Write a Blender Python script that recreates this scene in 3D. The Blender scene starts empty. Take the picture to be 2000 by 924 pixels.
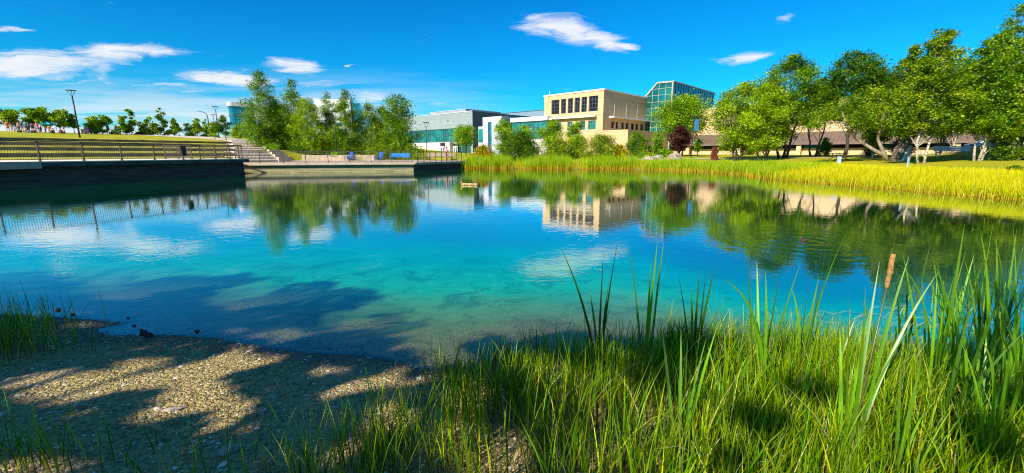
import bpy, bmesh, math, random
import numpy as np
from mathutils import Vector, Matrix

random.seed(7)
rng = np.random.default_rng(11)
R = math.radians
scene = bpy.context.scene
COL = scene.collection

# ---------------------------------------------------------------- camera
CAM_Z = 1.8
PITCH = math.atan(162 / 830)
F = 830.0
cam_data = bpy.data.cameras.new('camera')
cam_data.sensor_width = 36
cam_data.lens = 36 * F / 2000
cam_data.clip_start = 0.05
cam_data.clip_end = 3000
cam = bpy.data.objects.new('camera', cam_data)
cam.location = (0, 0, CAM_Z)
cam.rotation_euler = (math.pi / 2 - PITCH, 0, 0)
COL.objects.link(cam)
scene.camera = cam

# ---------------------------------------------------------------- light
SUN_AZ = R(42)      # the sun travels towards +x +y by this azimuth
SUN_EL = R(33)
SUNV = Vector((-math.sin(SUN_AZ) * math.cos(SUN_EL), -math.cos(SUN_AZ) * math.cos(SUN_EL), math.sin(SUN_EL)))
sd = bpy.data.lights.new('sun', 'SUN')
sd.energy = 5.0
sd.angle = R(0.5)
sd.color = (1.0, 0.93, 0.80)
sun = bpy.data.objects.new('sun', sd)
sun.rotation_euler = SUNV.to_track_quat('Z', 'Y').to_euler()
COL.objects.link(sun)

scene.view_settings.view_transform = 'Standard'
scene.view_settings.look = 'None'
scene.view_settings.gamma = 1
scene.view_settings.use_curve_mapping = False
scene.view_settings.exposure = 0.85
scene.cycles.use_adaptive_sampling = True
scene.cycles.use_denoising = True
scene.cycles.denoising_input_passes = 'RGB_ALBEDO_NORMAL'
scene.cycles.filter_width = 1.05
scene.cycles.max_bounces = 6
scene.cycles.transparent_max_bounces = 12
scene.cycles.caustics_reflective = False
scene.cycles.caustics_refractive = False


def slope_of(px, py):
    xr = (px - 1000) / F
    yr = (462 - py) / F
    yd = math.cos(PITCH) + yr * math.sin(PITCH)
    return xr / yd, (-math.sin(PITCH) + yr * math.cos(PITCH)) / yd


def at(px, Y, py=None):
    u, w = slope_of(px, 300 if py is None else py)
    return Vector((u * Y, Y, CAM_Z + w * Y))


def on_z(px, py, z=0.0):
    u, w = slope_of(px, py)
    t = (z - CAM_Z) / w
    return Vector((u * t, t, z))


# ---------------------------------------------------------------- node helpers
class NT:
    def __init__(self, tree):
        self.t = tree
        self.n = tree.nodes
        self.l = tree.links

    def node(self, typ, **kw):
        nd = self.n.new(typ)
        for k, v in kw.items():
            setattr(nd, k, v)
        return nd

    def link(self, a, b):
        self.l.new(a, b)

    def setin(self, nd, i, v):
        if v is None:
            return
        if isinstance(v, bpy.types.NodeSocket):
            self.l.new(v, nd.inputs[i])
        else:
            nd.inputs[i].default_value = v

    def math(self, op, a, b=None, c=None, clamp=False):
        nd = self.node('ShaderNodeMath', operation=op, use_clamp=clamp)
        for i, v in enumerate((a, b, c)):
            self.setin(nd, i, v)
        return nd.outputs[0]

    def vmath(self, op, a, b=None):
        nd = self.node('ShaderNodeVectorMath', operation=op)
        self.setin(nd, 0, a)
        self.setin(nd, 1, b)
        return nd.outputs['Value'] if op in ('LENGTH', 'DOT_PRODUCT', 'DISTANCE') else nd.outputs[0]

    def mapr(self, v, a, b, c=0.0, d=1.0, smooth=True):
        nd = self.node('ShaderNodeMapRange')
        if smooth:
            nd.interpolation_type = 'SMOOTHSTEP'
        self.setin(nd, 0, v)
        for i, x in enumerate((a, b, c, d)):
            nd.inputs[i + 1].default_value = x
        return nd.outputs[0]

    def noise(self, vec, scale, detail=3, rough=0.5, dist=0.0):
        nd = self.node('ShaderNodeTexNoise')
        self.setin(nd, 'Vector', vec)
        nd.inputs['Scale'].default_value = scale
        nd.inputs['Detail'].default_value = detail
        nd.inputs['Roughness'].default_value = rough
        nd.inputs['Distortion'].default_value = dist
        return nd.outputs[0]

    def ramp(self, fac, stops, mode='LINEAR'):
        nd = self.node('ShaderNodeValToRGB')
        nd.color_ramp.interpolation = mode
        e = nd.color_ramp.elements
        while len(e) < len(stops):
            e.new(0.5)
        for i, (p, c) in enumerate(stops):
            e[i].position = p
            e[i].color = (c[0], c[1], c[2], 1)
        self.setin(nd, 0, fac)
        return nd.outputs[0]

    def mix(self, fac, a, b, mode='MIX'):
        nd = self.node('ShaderNodeMix', data_type='RGBA', blend_type=mode)
        self.setin(nd, 0, fac)
        for i, v in ((6, a), (7, b)):
            if isinstance(v, (tuple, list)):
                v = (v[0], v[1], v[2], 1)
            self.setin(nd, i, v)
        return nd.outputs[2]

    def mixsh(self, fac, a, b):
        nd = self.node('ShaderNodeMixShader')
        self.setin(nd, 0, fac)
        self.l.new(a, nd.inputs[1])
        self.l.new(b, nd.inputs[2])
        return nd.outputs[0]


# ---------------------------------------------------------------- world
world = bpy.data.worlds.new('World')
scene.world = world
world.use_nodes = True
wt = NT(world.node_tree)
wt.n.clear()
sky = wt.node('ShaderNodeTexSky', sky_type='NISHITA')
sky.sun_disc = False
sky.sun_elevation = SUN_EL
sky.sun_rotation = math.atan2(SUNV.x, SUNV.y)
sky.altitude = 50
sky.air_density = 1.0
sky.dust_density = 0.25
sky.ozone_density = 3.0
hs = wt.node('ShaderNodeHueSaturation')
hs.inputs['Hue'].default_value = 0.495
hs.inputs['Saturation'].default_value = 1.42
hs.inputs['Value'].default_value = 1.0
wt.link(sky.outputs[0], hs.inputs['Color'])
tc = wt.node('ShaderNodeTexCoord')
sep = wt.node('ShaderNodeSeparateXYZ')
wt.link(tc.outputs['Generated'], sep.inputs[0])
fy = wt.math('MAXIMUM', sep.outputs[1], 0.02)
cu = wt.math('DIVIDE', sep.outputs[0], fy)
cw = wt.math('DIVIDE', sep.outputs[2], fy)
comb = wt.node('ShaderNodeCombineXYZ')
wt.link(cu, comb.inputs[0])
wt.link(cw, comb.inputs[1])
uv = comb.outputs[0]
st = wt.vmath('MULTIPLY', uv, (3.0, 11.0, 1.0))
n1 = wt.noise(st, 1.3, 6, 0.62, 0.6)
n2 = wt.noise(wt.vmath('ADD', st, (7.3, 2.1, 0.0)), 1.1, 5, 0.6, 0.3)
off = wt.node('ShaderNodeCombineXYZ')
wt.link(wt.math('MULTIPLY', wt.math('SUBTRACT', n1, 0.5), 0.16), off.inputs[0])
wt.link(wt.math('MULTIPLY', wt.math('SUBTRACT', n2, 0.5), 0.05), off.inputs[1])
uvd = wt.vmath('ADD', uv, off.outputs[0])
# (px, py, half width, half height, tilt in degrees, strength)
CLOUDS = [(70, 128, 150, 32, 0, 1.0), (225, 100, 130, 19, 1, 0.9), (300, 100, 50, 14, 0, 0.8), (40, 56, 60, 6, -3, 0.75),
          (440, 153, 110, 18, -4, 0.95), (572, 128, 68, 17, -3, 1.0), (600, 146, 55, 9, -6, 0.6), (460, 134, 45, 5, -3, 0.5),
          (1060, 52, 60, 20, -10, 0.85), (1110, 62, 70, 22, -14, 1.0), (1172, 76, 68, 20, -16, 1.0), (1222, 92, 40, 7, -6, 0.9),
          (1470, 112, 48, 14, 4, 1.0), (1528, 35, 17, 9, 12, 0.75), (714, 190, 44, 18, 6, 0.85), (150, 160, 260, 15, -3, 0.45),
          (300, 172, 170, 10, 0, 0.55), (60, 205, 260, 12, 2, 0.45), (380, 182, 50, 7, 0, 0.7), (560, 170, 160, 14, 4, 0.45),
          (320, 235, 300, 10, 0, 0.5), (60, 238, 200, 14, 0, 0.5), (850, 203, 45, 6, -3, 0.6), (693, 129, 9, 3, 0, 0.7),
          (900, 190, 250, 16, 2, 0.22), (1010, 215, 120, 10, 0, 0.3), (620, 200, 150, 22, 0, 0.35), (1560, 130, 60, 6, 0, 0.2)]
dens = None
for (px, py, rx, ry, tilt, sgt) in CLOUDS:
    u0, w0 = slope_of(px, py)
    mp = wt.node('ShaderNodeMapping', vector_type='TEXTURE')
    mp.inputs['Location'].default_value = (u0, w0, 0)
    mp.inputs['Rotation'].default_value = (0, 0, R(tilt))
    mp.inputs['Scale'].default_value = (rx / 846.0, ry / 846.0, 1)
    wt.link(uvd, mp.inputs['Vector'])
    ln = wt.vmath('LENGTH', mp.outputs[0])
    dd = wt.mapr(ln, 1.5, 0.15, 0.0, sgt)
    dens = dd if dens is None else wt.math('MAXIMUM', dens, dd)
# torn, wind-combed texture: fine noise eats into the clouds from their edges
n4 = wt.noise(wt.vmath('MULTIPLY', uvd, (7.0, 40.0, 1.0)), 1.0, 8, 0.68, 0.9)
dens = wt.math('ADD', dens, wt.math('MULTIPLY', wt.math('SUBTRACT', n4, 0.57), 1.9))
dens = wt.math('MULTIPLY', wt.mapr(dens, 0.12, 0.95), wt.mapr(n1, 0.2, 0.6, 0.7, 1.05))
n3 = wt.noise(wt.vmath('MULTIPLY', uv, (1.5, 22.0, 1.0)), 1.4, 6, 0.6, 0.4)
low = wt.math('MULTIPLY', wt.mapr(cw, 0.20, 0.04), wt.mapr(cu, 0.1, -0.5))
streak = wt.math('MULTIPLY', wt.math('MULTIPLY', wt.mapr(n3, 0.33, 0.60, 0.0, 0.95), low), wt.mapr(cw, 0.0, 0.03))
dens = wt.math('MAXIMUM', dens, streak)
dens = wt.math('MULTIPLY', dens, wt.mapr(sep.outputs[1], 0.05, 0.2), clamp=True)
# unseen broken cloud added behind the viewer to neutralise the blue fill light
gen = tc.outputs['Generated']
nb = wt.noise(gen, 2.6, 6, 0.6, 0.5)
back = wt.math('MULTIPLY', wt.mapr(nb, 0.55, 0.68), wt.mapr(sep.outputs[1], 0.12, -0.35))
dens = wt.math('MAXIMUM', dens, back)
blue = wt.mix(1.0, hs.outputs[0], (0.06, 0.98, 1.28), 'MULTIPLY')
skyc = wt.mix(dens, blue, (7.0, 7.3, 7.8))
bg = wt.node('ShaderNodeBackground')
bg.inputs['Strength'].default_value = 0.070
wt.link(skyc, bg.inputs['Color'])
wo = wt.node('ShaderNodeOutputWorld')
wt.link(bg.outputs[0], wo.inputs[0])
world.cycles.sampling_method = 'MANUAL'
world.cycles.sample_map_resolution = 1024


# ---------------------------------------------------------------- materials
def new_mat(name):
    m = bpy.data.materials.new(name)
    m.use_nodes = True
    t = NT(m.node_tree)
    t.n.clear()
    out = t.node('ShaderNodeOutputMaterial')
    return m, t, out


def pbr(name, col, rough=0.6, metal=0.0, var=0.12, vscale=3.0, bump=0.0, bscale=20.0, spec=0.4, col2=None, wear=None):
    m, t, out = new_mat(name)
    b = t.node('ShaderNodeBsdfPrincipled')
    co = t.node('ShaderNodeTexCoord').outputs['Object']
    n = t.noise(co, vscale, 5, 0.6)
    c2 = col2 if col2 else tuple(max(0, c * (1 - var * 2.2)) for c in col)
    c = t.mix(t.mapr(n, 0.35, 0.7), col, c2)
    t.link(c, b.inputs['Base Color'])
    b.inputs['Roughness'].default_value = rough
    b.inputs['Metallic'].default_value = metal
    b.inputs['Specular IOR Level'].default_value = spec
    if bump:
        bp = t.node('ShaderNodeBump')
        bp.inputs['Strength'].default_value = bump
        bp.inputs['Distance'].default_value = 0.02
        t.link(t.noise(co, bscale, 4, 0.6), bp.inputs['Height'])
        t.link(bp.outputs[0], b.inputs['Normal'])
    t.link(b.outputs[0], out.inputs[0])
    return m


def foliage(name, cols, trans=0.28, rough=0.45, nscale=0.7, gloss=0.025):
    """cols: three leaf colours; every leaf picks its own, clumps of the crown differ in kind of green"""
    m, t, out = new_mat(name)
    g = t.node('ShaderNodeNewGeometry')
    rnd = g.outputs['Random Per Island']
    co = t.node('ShaderNodeTexCoord').outputs['Object']
    n = t.noise(co, nscale, 2, 0.5)
    f = t.math('ADD', t.math('MULTIPLY', rnd, 0.55), t.math('MULTIPLY', t.mapr(n, 0.3, 0.7), 0.45))
    c = t.ramp(f, [(0.1, cols[0]), (0.5, cols[1]), (0.92, cols[2])])
    d = t.node('ShaderNodeBsdfDiffuse')
    tr = t.node('ShaderNodeBsdfTranslucent')
    gl = t.node('ShaderNodeBsdfGlossy')
    gl.inputs['Roughness'].default_value = rough
    t.link(c, d.inputs[0])
    t.link(t.mix(1.0, c, (1.25, 1.25, 0.5), 'MULTIPLY'), tr.inputs[0])
    s = t.mixsh(trans, d.outputs[0], tr.outputs[0])
    s = t.mixsh(gloss, s, gl.outputs[0])
    t.link(s, out.inputs[0])
    return m


def blade_mat(name, base, mid, tip, alt, trans=0.35, gloss=0.05, basepos=0.12, midpos=0.4):
    """grass blades: colour runs from the dry base of the blade to its tip; each blade varies"""
    m, t, out = new_mat(name)
    a = t.node('ShaderNodeAttribute', attribute_name='along')
    g = t.node('ShaderNodeNewGeometry')
    c = t.ramp(a.outputs['Fac'], [(basepos, base), (midpos, mid), (1.0, tip)])
    rnd = g.outputs['Random Per Island']
    c = t.mix(t.mapr(rnd, 0.55, 1.0), c, alt)
    hsv = t.node('ShaderNodeHueSaturation')
    t.link(c, hsv.inputs['Color'])
    t.link(t.math('ADD', t.math('MULTIPLY', t.math('FRACT', t.math('MULTIPLY', rnd, 17.3)), 0.8), 0.6), hsv.inputs['Value'])
    c = hsv.outputs[0]
    d = t.node('ShaderNodeBsdfDiffuse')
    tr = t.node('ShaderNodeBsdfTranslucent')
    gl = t.node('ShaderNodeBsdfGlossy')
    gl.inputs['Roughness'].default_value = 0.4
    t.link(c, d.inputs[0])
    t.link(t.mix(1.0, c, (1.3, 1.3, 0.5), 'MULTIPLY'), tr.inputs[0])
    s = t.mixsh(trans, d.outputs[0], tr.outputs[0])
    s = t.mixsh(gloss, s, gl.outputs[0])
    t.link(s, out.inputs[0])
    return m


def bark_mat(name, col, col2, scale=6.0):
    m, t, out = new_mat(name)
    b = t.node('ShaderNodeBsdfPrincipled')
    co = t.node('ShaderNodeTexCoord').outputs['Object']
    v = t.vmath('MULTIPLY', co, (1.0, 1.0, 1.8 if 'birch' in name else 0.35))
    n = t.noise(v, scale, 5, 0.7, 0.4)
    t.link(t.mix(t.mapr(n, 0.48, 0.6), col, col2), b.inputs['Base Color'])
    b.inputs['Roughness'].default_value = 0.85
    bp = t.node('ShaderNodeBump')
    bp.inputs['Strength'].default_value = 0.6
    bp.inputs['Distance'].default_value = 0.03
    t.link(n, bp.inputs['Height'])
    t.link(bp.outputs[0], b.inputs['Normal'])
    t.link(b.outputs[0], out.inputs[0])
    return m


def glass_mat(name, col, rough=0.05, spec=1.0, var=0.5, vscale=0.35):
    """reflective facade glazing in front of a dim room"""
    m, t, out = new_mat(name)
    b = t.node('ShaderNodeBsdfPrincipled')
    co = t.node('ShaderNodeTexCoord').outputs['Object']
    n = t.noise(co, vscale, 3, 0.6)
    c2 = tuple(x * (1 - var) for x in col)
    t.link(t.mix(t.mapr(n, 0.4, 0.6), col, c2), b.inputs['Base Color'])
    b.inputs['Roughness'].default_value = rough
    b.inputs['Specular IOR Level'].default_value = spec
    b.inputs['IOR'].default_value = 1.6
    bp = t.node('ShaderNodeBump')
    bp.inputs['Strength'].default_value = 0.05
    bp.inputs['Distance'].default_value = 0.05
    t.link(t.noise(co, 1.2, 1), bp.inputs['Height'])
    t.link(bp.outputs[0], b.inputs['Normal'])
    t.link(b.outputs[0], out.inputs[0])
    return m


def panel_mat(name, col, pw, ph, mortar, msize=0.02, rough=0.6, vary=0.08, offset=0.0, bump=0.3):
    """walls laid in courses or panels (x along the wall through z up)"""
    m, t, out = new_mat(name)
    b = t.node('ShaderNodeBsdfPrincipled')
    co = t.node('ShaderNodeTexCoord').outputs['Object']
    s = t.node('ShaderNodeSeparateXYZ')
    t.link(co, s.inputs[0])
    cb = t.node('ShaderNodeCombineXYZ')
    t.link(t.math('ADD', s.outputs[0], s.outputs[1]), cb.inputs[0])
    t.link(s.outputs[2], cb.inputs[1])
    br = t.node('ShaderNodeTexBrick')
    br.offset = offset
    br.inputs['Scale'].default_value = 1.0
    br.inputs['Brick Width'].default_value = pw
    br.inputs['Row Height'].default_value = ph
    br.inputs['Mortar Size'].default_value = msize
    br.inputs['Color1'].default_value = (*col, 1)
    br.inputs['Color2'].default_value = (*[c * (1 - vary) for c in col], 1)
    br.inputs['Mortar'].default_value = (*mortar, 1)
    t.link(cb.outputs[0], br.inputs['Vector'])
    n = t.noise(co, 0.6, 6, 0.65)
    n2 = t.noise(co, 9.0, 4, 0.6)
    c = t.mix(t.mapr(n, 0.3, 0.75, 0.0, 0.35), br.outputs[0], tuple(x * 0.55 for x in col))
    c = t.mix(t.mapr(n2, 0.5, 0.75, 0.0, 0.2), c, tuple(x * 0.6 for x in col))
    t.link(c, b.inputs['Base Color'])
    b.inputs['Roughness'].default_value = rough
    bp = t.node('ShaderNodeBump')
    bp.inputs['Strength'].default_value = bump
    bp.inputs['Distance'].default_value = 0.03
    t.link(t.math('ADD', t.math('MULTIPLY', br.outputs['Fac'], -1.0), t.math('MULTIPLY', n2, 0.6)), bp.inputs['Height'])
    t.link(bp.outputs[0], b.inputs['Normal'])
    t.link(b.outputs[0], out.inputs[0])
    return m


M = {}
M['tan'] = panel_mat('tan_concrete', (0.58, 0.385, 0.20), 3.4, 3.1, (0.24, 0.17, 0.09), 0.035)
M['tan_plain'] = pbr('tan_wall', (0.60, 0.43, 0.22), 0.8, var=0.08, bump=0.2)
M['white_trim'] = pbr('white_trim', (0.75, 0.75, 0.72), 0.5, var=0.05)
M['grey_panel'] = panel_mat('grey_siding', (0.25, 0.30, 0.31), 60.0, 0.9, (0.12, 0.15, 0.16), 0.02, 0.45)
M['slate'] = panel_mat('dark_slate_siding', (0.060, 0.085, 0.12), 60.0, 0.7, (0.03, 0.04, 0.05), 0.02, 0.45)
M['light_panel'] = panel_mat('pale_metal_panel', (0.48, 0.49, 0.55), 2.0, 0.8, (0.25, 0.25, 0.3), 0.02, 0.4)
M['beige_wall'] = pbr('beige_block_wall', (0.60, 0.52, 0.44), 0.8, var=0.06, bump=0.2)
M['teal_glass'] = glass_mat('teal_glass', (0.01, 0.17, 0.16))
M['green_glass'] = glass_mat('green_glass', (0.01, 0.13, 0.10), spec=0.8)
M['blue_glass'] = glass_mat('blue_glass', (0.01, 0.14, 0.22))
M['dark_glass'] = glass_mat('dark_glass', (0.014, 0.010, 0.016), spec=0.25, vscale=0.8)
M['mullion'] = pbr('grey_mullion', (0.10, 0.11, 0.13), 0.5, 0.3)
M['mullion_light'] = pbr('pale_mullion', (0.42, 0.40, 0.36), 0.5, 0.2)
M['mullion_tan'] = pbr('tan_frame', (0.45, 0.34, 0.26), 0.5)
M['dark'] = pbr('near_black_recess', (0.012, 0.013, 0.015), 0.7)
M['brown_roof'] = pbr('brown_metal_roof', (0.145, 0.095, 0.075), 0.5, 0.0, var=0.1, vscale=1.0)
M['roof_grey'] = pbr('roof_membrane', (0.30, 0.33, 0.36), 0.8)
M['concrete'] = pbr('pale_concrete', (0.55, 0.43, 0.30), 0.85, var=0.12, vscale=1.6, bump=0.4, bscale=30)
M['concrete_grey'] = pbr('weathered_concrete', (0.20, 0.17, 0.11), 0.9, var=0.25, vscale=1.2, bump=0.5, bscale=14)
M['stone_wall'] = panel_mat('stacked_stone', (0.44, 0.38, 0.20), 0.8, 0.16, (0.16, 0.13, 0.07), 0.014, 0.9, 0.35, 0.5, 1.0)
M['stone_wall_shaded'] = panel_mat('shaded_stacked_stone', (0.11, 0.108, 0.08), 0.7, 0.13, (0.045, 0.045, 0.035), 0.012, 0.85, 0.5, 0.37, 1.6)  # stone darkened in colour for the wall faces turned from the sun
M['steps'] = pbr('step_paving', (0.66, 0.52, 0.38), 0.85, var=0.12, vscale=2.0, bump=0.3)
M['paving'] = pbr('paving_slabs', (0.50, 0.38, 0.26), 0.85, var=0.12, vscale=0.8, bump=0.3)
M['rail'] = pbr('brown_painted_steel', (0.11, 0.075, 0.055), 0.45, 0.2, var=0.15)
M['pole'] = pbr('dark_bronze_pole', (0.045, 0.035, 0.032), 0.45, 0.3)
M['blue_seat'] = pbr('blue_plastic', (0.01, 0.09, 0.50), 0.45)
M['blue_bench'] = pbr('bright_blue_bench', (0.01, 0.24, 0.72), 0.45)
M['white_bench'] = pbr('whitewashed_bench', (0.62, 0.66, 0.72), 0.6, var=0.08, vscale=5)
M['rust'] = pbr('rusted_steel', (0.13, 0.028, 0.012), 0.85, var=0.3, vscale=3, bump=0.4)
M['pale_stone'] = pbr('pale_stone', (0.50, 0.56, 0.56), 0.7, var=0.15, vscale=3, bump=0.3)
M['rock'] = pbr('pale_rock', (0.42, 0.34, 0.27), 0.9, var=0.3, vscale=3, bump=0.8, bscale=8)
M['dark_rock'] = pbr('dark_rock', (0.05, 0.05, 0.05), 0.8, var=0.3, vscale=9, bump=0.8, bscale=30)
M['banner'] = pbr('blue_banner', (0.03, 0.16, 0.34), 0.7)
M['sign_grey'] = pbr('grey_sign', (0.34, 0.42, 0.50), 0.5)
M['birch_bark'] = bark_mat('birch_bark', (0.48, 0.41, 0.31), (0.07, 0.05, 0.04), 5)
M['bark'] = bark_mat('grey_brown_bark', (0.17, 0.12, 0.085), (0.06, 0.045, 0.035), 9)
M['bark_light'] = bark_mat('willow_bark', (0.36, 0.27, 0.19), (0.16, 0.11, 0.075), 9)
M['bark_dark'] = bark_mat('dark_bark', (0.06, 0.045, 0.035), (0.02, 0.016, 0.013), 9)
M['f_birch'] = foliage('birch_leaves', [(0.0314, 0.0825, 0.0009), (0.1058, 0.2225, 0.0017), (0.4304, 0.4807, 0.0046)])
M['f_birch2'] = foliage('mid_green_leaves', [(0.0286, 0.088, 0.0011), (0.0889, 0.2177, 0.002), (0.3515, 0.4845, 0.0046)])
M['f_bright'] = foliage('bright_green_leaves', [(0.0442, 0.132, 0.001), (0.1751, 0.3443, 0.002), (0.432, 0.567, 0.0048)])
M['f_yellow'] = foliage('yellow_green_leaves', [(0.0546, 0.1362, 0.0007), (0.2389, 0.3731, 0.0017), (0.48, 0.605, 0.004)])
M['f_gold'] = foliage('golden_leaves', [(0.238, 0.187, 0.0016), (0.451, 0.341, 0.002), (0.6, 0.495, 0.004)])
M['f_dark'] = foliage('dark_green_leaves', [(0.0144, 0.054, 0.001), (0.0503, 0.1402, 0.0018), (0.1818, 0.2952, 0.0036)])
M['f_olive'] = foliage('olive_leaves', [(0.073, 0.132, 0.0024), (0.207, 0.29, 0.006), (0.394, 0.449, 0.016)])
M['f_purple'] = foliage('purple_leaves', [(0.030, 0.010, 0.010), (0.08, 0.022, 0.022), (0.17, 0.06, 0.04)])
M['f_spruce'] = foliage('blue_spruce_needles', [(0.01, 0.04, 0.03), (0.03, 0.09, 0.07), (0.08, 0.16, 0.13)])
M['g_near'] = blade_mat('near_grass', (0.12, 0.11, 0.015), (0.05, 0.15, 0.001), (0.22, 0.40, 0.002), (0.42, 0.46, 0.004), 0.40, 0.012, 0.08, 0.5)
M['g_sedge'] = blade_mat('sedge', (0.50, 0.32, 0.01), (0.36, 0.42, 0.0), (0.56, 0.50, 0.0), (0.50, 0.40, 0.005), 0.3, 0.008, 0.05, 0.4)
M['g_reed'] = blade_mat('cattail_reeds', (0.60, 0.38, 0.02), (0.26, 0.38, 0.002), (0.18, 0.40, 0.004), (0.42, 0.36, 0.02), 0.3, 0.008, 0.16, 0.42)
M['g_cattail'] = blade_mat('cattail_leaf', (0.22, 0.22, 0.06), (0.16, 0.38, 0.004), (0.27, 0.50, 0.02), (0.12, 0.30, 0.004), 0.5, 0.06)
M['g_cattail_dark'] = blade_mat('dark_cattail_leaf', (0.10, 0.08, 0.03), (0.03, 0.10, 0.004), (0.05, 0.15, 0.006), (0.06, 0.10, 0.006), 0.3, 0.05)
M['g_straw'] = blade_mat('dry_straw', (0.42, 0.30, 0.15), (0.48, 0.36, 0.18), (0.55, 0.42, 0.22), (0.25, 0.17, 0.09), 0.1, 0.02)
M['seed_head'] = pbr('orange_brown_seed_head', (0.50, 0.26, 0.07), 0.95, var=0.2, vscale=40, bump=0.8, bscale=120)


# ---------------------------------------------------------------- object helpers
def tag(o, label=None, cat=None, group=None, kind=None):
    if label:
        o['label'] = label
    if cat:
        o['category'] = cat
    if group:
        o['group'] = group
    if kind:
        o['kind'] = kind
    return o


def empty(name, loc, rz=0.0, label=None, cat=None, group=None):
    o = bpy.data.objects.new(name, None)
    o.empty_display_size = 0.2
    o.location = loc
    o.rotation_euler = (0, 0, rz)
    COL.objects.link(o)
    tag(o, label, cat, group)
    return o


def copy_tree(o, parent=None):
    c = o.copy()
    COL.objects.link(c)
    c.parent = parent
    for ch in [x for x in o.children]:
        copy_tree(ch, c)
    return c


def np_mesh(name, V, Fq, mat, parent=None, attr=None, smooth=False, loc=None):
    """V (n,3), Fq (m,k) arrays"""
    V = np.asarray(V, dtype=np.float32)
    Fq = np.asarray(Fq, dtype=np.int32)
    me = bpy.data.meshes.new(name)
    k = Fq.shape[1]
    me.vertices.add(len(V))
    me.vertices.foreach_set('co', V.ravel())
    me.loops.add(Fq.size)
    me.loops.foreach_set('vertex_index', Fq.ravel())
    me.polygons.add(len(Fq))
    me.polygons.foreach_set('loop_start', np.arange(0, Fq.size, k, dtype=np.int32))
    me.polygons.foreach_set('loop_total', np.full(len(Fq), k, dtype=np.int32))
    if smooth:
        me.polygons.foreach_set('use_smooth', np.ones(len(Fq), dtype=bool))
    if attr:
        for an, av in attr.items():
            a = me.attributes.new(an, 'FLOAT', 'POINT')
            a.data.foreach_set('value', np.asarray(av, dtype=np.float32))
    me.update(calc_edges=True)
    me.validate()
    if mat:
        me.materials.append(mat)
    o = bpy.data.objects.new(name, me)
    COL.objects.link(o)
    if parent is not None:
        o.parent = parent
    if loc is not None:
        o.location = loc
    return o


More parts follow.
